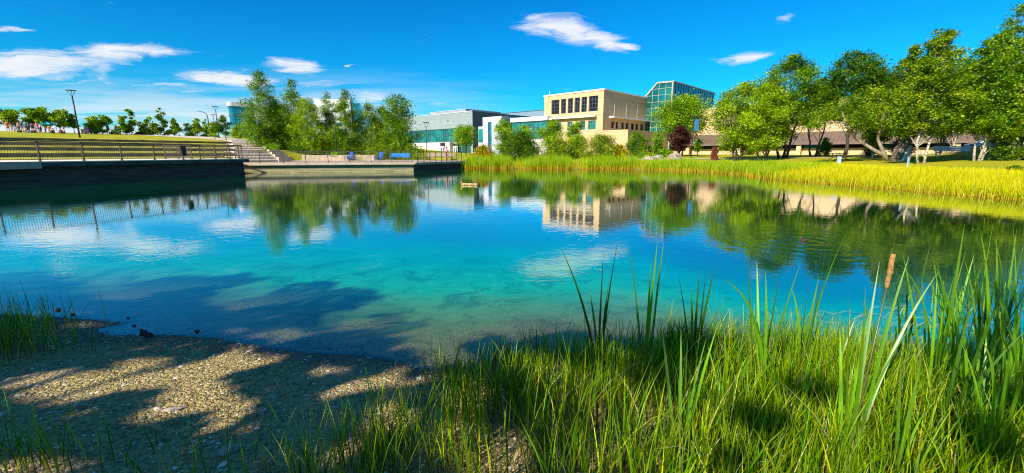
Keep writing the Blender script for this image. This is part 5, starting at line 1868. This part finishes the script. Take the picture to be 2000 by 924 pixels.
lamp(162, 60, 176, 'tall dark lamp post leaning on the lawn at the left, nearest on the crest', r=.11, hw=.5)
lamp(432, 92, 208, 'dark lamp post rising behind the round tree at the steps, right of the curved lamp', hw=.55, r=.1)
lamp(426, 112, 223, 'smaller distant lamp post just left of the taller one by the steps', hw=.5)
lamp(658, 61, 217, 'middle lamp post standing among the birches above the planter', r=.08)
lamp(834, 63, 239, 'lamp post on the right of the plaza in front of the beige wall', r=.06, hw=.4, zb=1.0)
lamp(897, 100, 257, 'lamp post with blue banner by the doors of the grey hall', banner=(3.6, 1), hw=.4)
lamp(1117, 66, 247, 'lamp post with blue banner in the bushes before the tan block', banner=(3.3, 1), hw=.4)
lamp(1350, 58, 226, 'lamp post with long blue banner on the lawn by the purple tree', banner=(5.0, 1), hw=.4)
u, _ = slope_of(415, 300)
cl = empty('street_lamp', (u * 108, 108, gz(u * 108, 108)), 0, 'curved-arm street lamp reaching left over the bushes on the crest', 'street lamp', 'street lamps of the park')
hc = zz(108, 217) - gz(u * 108, 108)
MB().tube([(0, 0, 0), (0, 0, hc - 1.2), (-.4, 0, hc - .5), (-1.3, 0, hc - .12), (-2.2, 0, hc)], [.13, .10, .08, .07, .06], 8).build('pole', M['pole'], cl, smooth=True)
MB().obox((-2.6, 0, hc), .95, .32, .14).build('lamp_head', M['sign_grey'], cl, bevel=.03)


# ---------------------------------------------------------------- seats on the plaza
def lounge_chair(x, y, rz, label):
    root = empty('lounge_chair', (x, y, 0.897), rz, label, 'chair', 'blue chairs on the plaza')
    b = MB()
    for k in range(5):
        b.obox((-.28 + .14 * k, -.02, .34), .125, .62, .025, rx=-.12)
    b.build('seat', M['blue_seat'], root)
    b = MB()
    for k in range(5):
        b.obox((-.28 + .14 * k, .42, .72), .125, .03, .82 - abs(k - 2) * .06, rx=-.35)
    b.build('backrest', M['blue_seat'], root)
    for s_ in (-1, 1):
        MB().obox((.40 * s_, -.02, .58), .14, .78, .03).build('armrest', M['blue_seat'], root)
        MB().obox((.37 * s_, -.30, .285), .05, .10, .565).build('leg', M['blue_seat'], root)
        MB().obox((.37 * s_, .34, .17), .05, .62, .10, rx=-.35).build('leg', M['blue_seat'], root)
    return root


def slat_bench(name, loc, rz, L, mat, label, legs_mat=None, hb=.85):
    root = empty(name, loc, rz, label, 'bench')
    b = MB()
    for k in range(4):
        b.box(-L / 2, L / 2, -.36 + .14 * k, -.36 + .14 * k + .12, .42, .46)
    b.build('seat', mat, root)
    b = MB()
    for k in range(3):
        b.obox((0, .24 + .05 * k, .58 + .145 * k), L, .03, .125, rx=-.25)
    b.build('backrest', mat, root)
    for x_ in (-L * .42, L * .42):
        b = MB()
        b.obox((x_, -.30, .205), .07, .07, .41)
        b.bar((x_, .12, 0), (x_, .40, hb + .06), .07, .07)
        b.bar((x_, -.34, .385), (x_, .24, .385), .06, .05)
        b.build('leg', legs_mat or mat, root)
    return root


p = at(688, 58)
lounge_chair(p.x, 56.6, -0.6, 'blue lounge chair at the end of the planter wall, left of two')
p = at(743, 58)
lounge_chair(p.x, 57.0, -0.6, 'blue lounge chair just left of the bright blue bench')
p = at(781, 57)
slat_bench('park_bench', (p.x, 57.0, 0.897), 0.18, 2.5, M['blue_bench'], 'bright blue slatted bench at the right of the plaza', M['blue_seat'])
p = at(857, 58)
slat_bench('park_bench', (p.x - .3, 60.5, 0.897), -0.25, 4.0, M['rail'], 'dark low wooden bench behind the side railing of the plaza', M['pole'], .5)

# white bench on the lawn, stone marker, posts, sculpture
p = at(1862, 38)
slat_bench('park_bench', (p.x, 38, gz(p.x, 38) - .01), -.25, 2.7, M['white_bench'], 'long white bench facing the pond beneath the birches', M['white_bench'], .9)
p = at(1769, 36)
o = empty('stone_marker', (p.x, 36, gz(p.x, 36)), 0.2, 'pale leaning blade-shaped stone marker beside the thick willow trunk', 'sculpture')
b = MB()
b.v = [(-.32, -.12, -.1), (.32, -.12, -.1), (.32, .12, -.1), (-.32, .12, -.1), (.16, -.10, 1.18), (.42, -.10, 1.28), (.42, .08, 1.28), (.16, .08, 1.18)]
b.f = [(0, 3, 2, 1), (4, 5, 6, 7), (0, 1, 5, 4), (1, 2, 6, 5), (2, 3, 7, 6), (3, 0, 4, 7)]
b.build('slab', M['pale_stone'], o, bevel=.02)
MB().box(-.45, .5, -.25, .25, -.08, .05).build('plinth', M['concrete'], o)
p = on_z(1777, 334, .75)
p = at(1777, 26)
o = empty('marker_post', (p.x, 26, gz(p.x, 26)), .3, 'slim blue-grey post standing in the sedge below the birches', 'post')
MB().box(-.07, .07, -.03, .03, -.1, .95).build('post', M['sign_grey'], o, bevel=.01)
MB().box(-.085, .085, -.045, .045, .953, .98).build('cap', M['white_bench'], o)
p = at(1640, 32)
o = empty('info_sign', (p.x, 32, gz(p.x, 32)), -.3, 'small grey sign on a thin post in front of the dark picnic table', 'sign')
MB().box(-.03, .03, -.03, .03, -.1, .75).build('post', M['pole'], o)
MB().box(-.12, .14, -.05, -.031, .45, .95).build('sign_panel', M['sign_grey'], o)
# picnic table in shade
p = at(1638, 40)
o = empty('picnic_table', (p.x, 40, gz(p.x, 40)), .5, 'dark picnic table under the upright tree behind the small grey sign', 'table')
MB().box(-.9, .9, -.4, .4, .70, .76).build('tabletop', M['bark_dark'], o)
for s_ in (-1, 1):
    MB().box(-.9, .9, .62 * s_ - .13, .62 * s_ + .13, .42, .46).build('seat', M['bark_dark'], o)
    MB().bar((.65 * s_, -.7, 0), (.65 * s_, .25, .70), .09, .05).bar((.65 * s_, .7, 0), (.65 * s_, -.25, .70), .09, .05).build('leg', M['bark_dark'], o)
p = at(1682 + 5, 47)
# rusted steel figure
p = at(1396, 52)
o = empty('steel_sculpture', (p.x, 52, gz(p.x, 52)), .2, 'rust-brown cut steel figure sculpture standing on the far lawn', 'sculpture')
b = MB()
out_ = [(-.38, 0), (.42, 0), (.40, .45), (.22, .62), (.30, .85), (.46, .95), (.40, 1.15), (.32, 1.30), (.40, 1.5), (.05, 1.62), (-.30, 1.58), (-.36, 1.1), (-.44, .6)]
n = len(out_)
b.v = [(x_, -.16, z_) for x_, z_ in out_] + [(x_, .16, z_) for x_, z_ in out_]
b.f = [tuple(range(n)), tuple(n + i for i in reversed(range(n)))] + [(i, n + i, n + (i + 1) % n, (i + 1) % n) for i in range(n)]
b.build('figure', M['rust'], o, bevel=.02)
MB().box(-.55, .55, -.4, .4, -.1, .04).build('plinth', M['concrete_grey'], o)


# ---------------------------------------------------------------- rocks
def rock(name, loc, sx_, sy_, sz_, mat, label, seed, cat='rock', group=None, rz=0):
    me = bpy.data.meshes.new(name)
    bm = bmesh.new()
    bmesh.ops.create_icosphere(bm, subdivisions=3, radius=1)
    g = random.Random(seed)
    pl = [(Vector((g.uniform(-1, 1), g.uniform(-1, 1), g.uniform(-.6, 1))).normalized(), g.uniform(.62, .9)) for _ in range(11)]
    for v in bm.verts:
        for n_, d_ in pl:
            e_ = v.co.dot(n_) - d_
            if e_ > 0:
                v.co -= n_ * e_ * .92
        v.co *= 1 + .03 * math.sin(v.co.x * 9 + v.co.y * 7 + seed)
        v.co = Vector((v.co.x * sx_, v.co.y * sy_, v.co.z * sz_))
    bm.to_mesh(me)
    bm.free()
    me.materials.append(mat)
    o = bpy.data.objects.new(name, me)
    o.location = loc
    o.rotation_euler = (0, 0, rz)
    COL.objects.link(o)
    tag(o, label, cat, group)
    return o


for i, (px, Y, sx_, sy_, sz_, lab) in enumerate([(1230, 57, .5, .4, .55, 'rounded grey-brown boulder at the foot of the olive bush'),
                                                 (1268, 56, 1.1, .6, .38, 'broad flat pale boulder on the far bank, left of the pair'),
                                                 (1284, 56.6, .9, .5, .5, 'pale humped boulder touching the broad flat one'),
                                                 (1318, 56, .95, .6, .62, 'squat brown-grey boulder left of the lamp with long banner')]):
    p = at(px, Y)
    rock('boulder', (p.x, Y, gz(p.x, Y) + sz_ * .35), sx_, sy_, sz_, M['rock'], lab, 10 + i, 'rock', 'boulders on the far bank')
p = on_z(113, 606, 0)
rock('stone', (p.x, p.y, .004), .028, .024, .026, M['dark_rock'], 'single dark stone sticking out of the shallow water near the beach', 21)
p = on_z(445, 868, .12)
rock('stone', (p.x, p.y, gz(p.x, p.y) + .01), .055, .04, .04, M['rock'], 'flat grey stone beside the grass tuft on the gravel', 22, rz=.6)
p = on_z(335, 782, .12)
rock('stone', (p.x, p.y, gz(p.x, p.y)), .08, .03, .015, M['rock'], 'thin flat slab of stone lying on the shaded gravel', 23, rz=.4)
p = on_z(155, 782, .12)
rock('stone', (p.x, p.y, gz(p.x, p.y)), .045, .03, .02, M['rock'], 'small pale stone below the sunlit patch on the gravel', 24)
for i, (px, py, s_, lab) in enumerate([(142, 615, .03, 'little dark stone at the tip of the gravel spit'), (262, 637, .025, 'tiny dark stone in the water off the gravel spit'),
                                       (250, 622, .02, 'smallest wet stone at the end of the spit'), (385, 648, .035, 'wet stone at the water line right of the bird')]):
    p = on_z(px, py, 0)
    rock('stone', (p.x, p.y, .006), s_ * .9, s_ * .7, s_ * .5, M['dark_rock'], lab, 30 + i, group='wet stones at the water line')

# floating driftwood with its end stubs
p = on_z(919, 362, 0)
o = empty('driftwood', (p.x, p.y, 0.0), -.12, 'floating golden-brown log with a stub at each end near the reeds', 'log')
k_ = p.y / 846
lm = bark_mat('wet_log', (0.60, 0.42, 0.17), (0.24, 0.13, 0.05), 14)
MB().tube([(-.50, 0, .06), (-.1, .02, .045), (.3, 0, .05), (.5, 0, .04)], [.055, .065, .07, .06], 9).build('log', lm, o, smooth=True)
MB().tube([(-.5, 0, -.1), (-.52, 0, .14), (-.54, 0, .22)], [.035, .035, .05], 7).build('branch_stub', lm, o, smooth=True)
MB().tube([(.44, 0, -.1), (.46, 0, .08), (.42, 0, .16)], [.07, .10, .06], 8).build('branch_stub', M['bark_dark'], o, smooth=True)


# ---------------------------------------------------------------- birds
def skin_obj(name, verts, edges, radii, mat, parent=None, sub=1, loc=None):
    me = bpy.data.meshes.new(name)
    me.from_pydata([tuple(v) for v in verts], edges, [])
    o = bpy.data.objects.new(name, me)
    COL.objects.link(o)
    o.modifiers.new('skin', 'SKIN')
    for i, r in enumerate(radii):
        rr = r if isinstance(r, tuple) else (r, r)
        me.skin_vertices[0].data[i].radius = rr
        me.skin_vertices[0].data[i].use_root = (i == 0)
    if sub:
        m_ = o.modifiers.new('sub', 'SUBSURF')
        m_.levels = sub
        m_.render_levels = sub
    for p_ in me.polygons:
        p_.use_smooth = True
    me.materials.append(mat)
    if parent is not None:
        o.parent = parent
    if loc is not None:
        o.location = loc
    o.modifiers['skin'].use_smooth_shade = True
    return o


p = on_z(286, 664, .02)
feather = pbr('black_feathers', (.012, .011, .012), .5, var=.3, vscale=30)
o = empty('bird', (p.x, p.y, gz(p.x, p.y) + .002), 0, 'small black bird standing at the water line of the gravel beach', 'bird')
skin_obj('body', [(0, 0, .068), (-.020, 0, .084), (-.030, 0, .108), (-.042, 0, .122), (.026, 0, .054), (.052, 0, .044), (.080, 0, .034)],
         [(0, 1), (1, 2), (2, 3), (0, 4), (4, 5), (5, 6)], [.028, .025, .016, .016, .022, .011, (.012, .004)], feather, o, 2)
MB().tube([(-.053, 0, .122), (-.075, 0, .118)], [.006, .001], 6).build('beak', pbr('bird_beak', (.10, .07, .03), .5), o)
for s_ in (-1, 1):
    MB().tube([(.004, .010 * s_, .048), (.0, .010 * s_, .024), (.004, .010 * s_, .0)], .0032, 5).build('leg', M['pole'], o)
    MB().ball((.022, .022 * s_, .062), .042, .007, .017, 10, 6, Matrix.Rotation(.35, 3, 'Y')).build('wing', feather, o, smooth=True)
p = bird_at
o = empty('bird', (p.x, p.y, 0), .3, 'small brown waterbird swimming in the ripples before the grove reflections', 'bird')
skin_obj('body', [(0, 0, .012), (.05, 0, .014), (.09, 0, .024), (-.05, 0, .018), (-.062, 0, .045), (-.072, 0, .072), (-.085, 0, .078)],
         [(0, 1), (1, 2), (0, 3), (3, 4), (4, 5), (5, 6)], [.036, .03, .012, .026, .014, .016, .013], pbr('brown_feathers', (.10, .035, .02), .7), o, 2)
MB().tube([(-.095, 0, .076), (-.118, 0, .070)], [.006, .003], 6).build('beak', M['seed_head'], o)

# ---------------------------------------------------------------- people
CM = {}


def cloth(c):
    if c not in CM:
        CM[c] = pbr('cloth', c, .85, var=.1, vscale=8)
    return CM[c]


SKIN = pbr('skin', (.42, .22, .14), .6, var=.03)
HAIR = {'d': pbr('dark_hair', (.03, .02, .015), .6), 'b': pbr('fair_hair', (.35, .22, .10), .6)}
PG = 'people on the lawn crest'


def person(px, Y, h, pose, top, bottom, label, hair='d', face=0.0, zb=None, dress=False, hat=None, group=PG, dx=0):
    u, _ = slope_of(px, 300)
    X = u * Y
    z0 = gz(X, Y) if zb is None else zb
    root = empty('person', (X, Y, z0), face, label, 'person', group)
    s_ = h / 1.72
    S = lambda *a: Vector(a) * s_
    if pose == 'stand':
        J = [S(0, 0, .93), S(0, 0, 1.18), S(0, 0, 1.42), S(0, 0, 1.52), S(0, -.02, 1.62),
             S(-.17, 0, 1.40), S(-.24, -.02, 1.12), S(-.22, -.14, .90), S(-.22, -.20, .82),
             S(.17, 0, 1.40), S(.25, 0, 1.12), S(.27, -.06, .86), S(.27, -.09, .78),
             S(-.10, 0, .88), S(-.12, -.03, .48), S(-.13, .02, .08), S(-.13, -.13, .04),
             S(.10, 0, .88), S(.13, .02, .48), S(.15, .08, .08), S(.15, -.06, .04)]
    else:
        J = [S(0, 0, .14), S(0, .02, .38), S(0, .03, .62), S(0, .02, .72), S(0, 0, .83),
             S(-.17, .03, .60), S(-.25, .06, .36), S(-.27, -.08, .18), S(-.26, -.16, .14),
             S(.17, .03, .60), S(.24, -.04, .36), S(.16, -.25, .34), S(.13, -.32, .36),
             S(-.10, -.02, .12), S(-.14, -.42, .34), S(-.14, -.72, .07), S(-.14, -.84, .08),
             S(.10, -.02, .12), S(.13, -.40, .40), S(.12, -.62, .07), S(.12, -.75, .06)]
    E_ = [(0, 1), (1, 2), (2, 3), (3, 4), (2, 5), (5, 6), (6, 7), (7, 8), (2, 9), (9, 10), (10, 11), (11, 12), (0, 13), (13, 14), (14, 15), (15, 16), (0, 17), (17, 18), (18, 19), (19, 20)]
    rd_ = [.135, .125, .13, .055, (.078, .095), .06, .045, .034, .03, .06, .045, .034, .03, .088, .062, .042, .04, .088, .062, .042, .04]
    skin_obj('body', J, E_, [(r[0] * s_, r[1] * s_) if isinstance(r, tuple) else r * s_ for r in rd_], SKIN, root, 1)
    tv = [J[0] + S(0, 0, .02), J[1], J[2] - S(0, 0, .01), J[5], J[5].lerp(J[6], .7), J[9], J[9].lerp(J[10], .7)]
    tr_ = [.155, .148, .15, .08, .065, .08, .065]
    skin_obj('shirt', tv, [(0, 1), (1, 2), (2, 3), (3, 4), (2, 5), (5, 6)], [r * s_ for r in tr_], cloth(top), root, 1)
    if dress:
        skin_obj('skirt', [J[0], J[0] - S(0, 0, .22), J[0] - S(0, 0, .45)], [(0, 1), (1, 2)], [.165 * s_, .20 * s_, .24 * s_], cloth(bottom), root, 1)
    else:
        pv = [J[0] - S(0, 0, .02), J[13], J[14], J[14].lerp(J[15], .7), J[17], J[18], J[18].lerp(J[19], .7)]
        skin_obj('trousers', pv, [(0, 1), (1, 2), (2, 3), (0, 4), (4, 5), (5, 6)], [r * s_ for r in (.15, .108, .082, .068, .108, .082, .068)], cloth(bottom), root, 1)
    hp = J[4] + S(0, .018, .035)
    MB().ball(hp, .095 * s_, .105 * s_, .105 * s_, 12, 8).build('hair', HAIR[hair] if not hat else cloth(hat), root, smooth=True)
    return root


person(26, 73, 1.75, 'stand', (.75, .12, .03), (.70, .14, .03), 'person in a bright orange-red dress, leftmost on the crest', 'b', .5, dress=True)
person(33.5, 74, 1.65, 'stand', (.16, .06, .07), (.5, .38, .32), 'person in dark maroon top just right of the orange dress', 'd', -.4)
person(41, 74, 1.25, 'stand', (.06, .10, .50), (.4, .36, .34), 'child in blue between the maroon top and the tan top', 'd', .2)
person(47, 73, 1.6, 'stand', (.35, .26, .12), (.10, .09, .05), 'person in tan top behind the small dark bag', 'b', -.2)
person(53.5, 73.5, 1.7, 'stand', (.04, .05, .22), (.5, .42, .5), 'person in navy top left of the teal shirt', 'd', .7)
person(61.5, 73, 1.85, 'stand', (.01, .32, .26), (.02, .03, .10), 'tall person in a teal green shirt', 'd', .3)
person(66.5, 73.5, 1.75, 'stand', (.02, .06, .50), (.02, .03, .14), 'person in a royal blue shirt next to the teal shirt', 'd', -.5)
person(73.5, 74, 1.6, 'stand', (.20, .10, .30), (.04, .22, .25), 'person in purple top and teal trousers', 'd', .3)
person(83, 72, 1.75, 'stand', (.70, .10, .12), (.35, .28, .38), 'person in a red-pink shirt and pale trousers', 'b', .2)
person(89, 72.5, 1.55, 'stand', (.80, .70, .70), (.05, .05, .10), 'person in a white top right of the red-pink shirt', 'd', -.3)
person(105.5, 74, 1.35, 'stand', (.78, .26, .03), (.75, .25, .03), 'person in an orange dress under the cyan canopy', 'd', .2, dress=True)
person(59.5, 72.5, 1.6, 'sit', (.75, .38, .10), (.5, .2, .1), 'person in orange seated on the grass left of the pile of bags', 'b', .5)
person(71, 72, 1.6, 'sit', (.75, .50, .42), (.65, .60, .58), 'person seated on the grass in pale pink and white', 'b', -.6)
person(78, 72.6, 1.6, 'sit', (.65, .12, .05), (.15, .2, .3), 'seated person in red beside the standing red-pink shirt', 'd', .3)
person(112.5, 74, 1.6, 'sit', (.05, .035, .04), (.12, .07, .05), 'seated person in black right of the orange dress', 'd', .2)
person(127, 75.5, 1.6, 'sit', (.04, .07, .18), (.25, .1, .1), 'seated person in dark blue left of the lamp post', 'd', .6)
person(133.5, 75.5, 1.6, 'sit', (.65, .20, .16), (.45, .12, .12), 'seated person in coral red beside the dark blue one', 'd', -.3)
person(219, 84, 1.75, 'stand', (.55, .13, .09), (.22, .08, .04), 'person in a brick-red shirt and brown trousers by the bushy tree', 'd', .2)
person(235, 84, 1.8, 'stand', (.80, .02, .01), (.22, .30, .30), 'person in a bright red shirt and grey trousers', 'd', -.2)
person(226, 85, 1.5, 'sit', (.16, .14, .20), (.03, .03, .04), 'dark seated person between the two red shirts', 'd', 0)
person(328, 96, 1.6, 'sit', (.08, .12, .45), (.6, .5, .5), 'seated person in blue below the pointed poplar', 'd', .4)
person(333, 95, 1.6, 'sit', (.65, .35, .35), (.2, .2, .4), 'seated person in pink next to the one in blue', 'd', -.4)
person(356, 98, 1.6, 'sit', (.12, .05, .05), (.6, .55, .5), 'seated person in dark brown on the crest left of the lone chair', 'd', -.3)
person(577, 96, 1.75, 'stand', (.10, .35, .55), (.4, .5, .6), 'person in light blue seen through the birch trunks', 'd', 0, group='people beyond the birches')
person(625, 94, 1.8, 'stand', (.70, .65, .02), (.6, .55, .03), 'person in bright yellow behind the birches', 'd', 0, group='people beyond the birches')
person(668, 92, 1.75, 'stand', (.03, .30, .50), (.05, .1, .2), 'person in turquoise behind the middle lamp post', 'd', 0, group='people beyond the birches')
person(872.5, 56, 1.72, 'stand', (.78, .42, .48), (.60, .30, .20), 'person in a pink top walking behind the side railing', 'd', .4, zb=.897, group='people on the plaza')

# cyan canopy, bags, coolers
p = at(103, 76.5)
o = empty('sun_canopy', (p.x, 76.5, gz(p.x, 76.5)), .2, 'small cyan sun canopy among the people on the crest', 'canopy')
b = MB()
b.v = [(-.9, -.6, 1.5), (.9, -.6, 1.5), (.9, .6, 1.5), (-.9, .6, 1.5), (0, 0, 1.95), (-.9, -.6, 1.35), (.9, -.6, 1.35), (.9, .6, 1.35), (-.9, .6, 1.35)]
b.f = [(0, 1, 4), (1, 2, 4), (2, 3, 4), (3, 0, 4), (0, 5, 6, 1), (1, 6, 7, 2), (2, 7, 8, 3), (3, 8, 5, 0)]
b.build('canopy', cloth((.01, .42, .60)), o)
for x_, y_ in ((-.88, -.58), (.88, -.58), (.88, .58), (-.88, .58)):
    MB().tube([(x_, y_, 0), (x_, y_, 1.4)], .02, 6).build('leg', M['pole'], o)


def bag(px, Y, w_, h_, c, label, name='bag'):
    p = at(px, Y)
    o = empty(name, (p.x, Y, gz(p.x, Y)), .3, label, 'bag', 'bags on the lawn crest')
    MB().box(-w_ / 2, w_ / 2, -.2, .2, 0, h_).build('body', cloth(c), o, bevel=.06)
    MB().tube([(-w_ * .3, 0, h_ - .02), (-w_ * .15, 0, h_ + .14), (w_ * .15, 0, h_ + .14), (w_ * .3, 0, h_ - .02)], .02, 6).build('handle', cloth(c), o)


bag(47.5, 71, .5, .32, (.02, .02, .02), 'small black bag on the grass in front of the tan top')
bag(66, 71.5, .8, .25, (.10, .13, .20), 'dark blue bag lying between the seated people')
bag(401, 100, .7, .3, (.02, .02, .03), 'dark bag on the crest near the slim young tree')
# loaded wagon on the crest
p = at(176, 78)
o = empty('folding_wagon', (p.x, 78, gz(p.x, 78)), .15, 'dark loaded folding wagon on the crest right of the tall lamp', 'wagon')
MB().box(-.55, .75, -.35, .35, .22, .85).build('body', cloth((.05, .03, .04)), o, bevel=.04)
MB().box(-.1, .7, -.3, .3, .86, 1.2).build('load', cloth((.02, .02, .03)), o, bevel=.08)
MB().bar((-.55, 0, .35), (-1.05, 0, 1.05), .04).build('handle', M['pole'], o)
for x_ in (-.35, .55):
    for y_ in (-.36, .36):
        MB().tube([(x_, y_ - .04, .14), (x_, y_ + .04, .14)], .14, 12).build('wheel', M['pole'], o)
# teal portable toilets / fence glimpses beyond the birches
for i, (px, lab) in enumerate([(636, 'teal fence panel beyond the birches, left one'), (652, 'teal fence panel beyond the birches behind the lamp post'), (676, 'teal fence panel beyond the birches, right one')]):
    p = at(px, 104)
    o = empty('fence_panel', (p.x, 104, gz(p.x, 104)), 0, lab, 'fence', 'teal fence panels beyond the birches')
    MB().box(-.95, .95, -.02, .02, .15, 1.3).build('panel', cloth((.02, .24, .22)), o)
    MB().box(-1.0, -.953, -.04, .04, 0, 1.4).build('post', M['pole'], o)
    MB().box(.953, 1.0, -.04, .04, 0, 1.4).build('post', M['pole'], o)
# parked car beyond the mound at the right edge
p = at(1934, 50)
o = empty('parked_car', (p.x, 50, gz(p.x, 50) + .25), -.5, 'bright blue car parked under the hall roof beyond the mound', 'car')
cb_ = MB()
prf = [(-2.1, .35), (-2.1, .85), (-1.3, .98), (-.7, 1.45), (.9, 1.45), (1.5, .95), (2.1, .82), (2.1, .35)]
n = len(prf)
cb_.v = [(x_, -.85, z_) for x_, z_ in prf] + [(x_, .85, z_) for x_, z_ in prf]
cb_.f = [tuple(range(n)), tuple(n + i for i in reversed(range(n)))] + [(i, n + i, n + (i + 1) % n, (i + 1) % n) for i in range(n)]
cb_.build('body', pbr('blue_car_paint', (.01, .14, .55), .25, .2, var=0, spec=.6), o, bevel=.08)
MB().box(-.8, .95, -.857, .857, .98, 1.36).build('window', M['dark_glass'], o)
for x_ in (-1.3, 1.3):
    for y_ in (-.8, .8):
        w_ = MB().tube([(x_, y_ - .1, .33), (x_, y_ + .1, .33)], .33, 16).build('wheel', M['pole'], o)
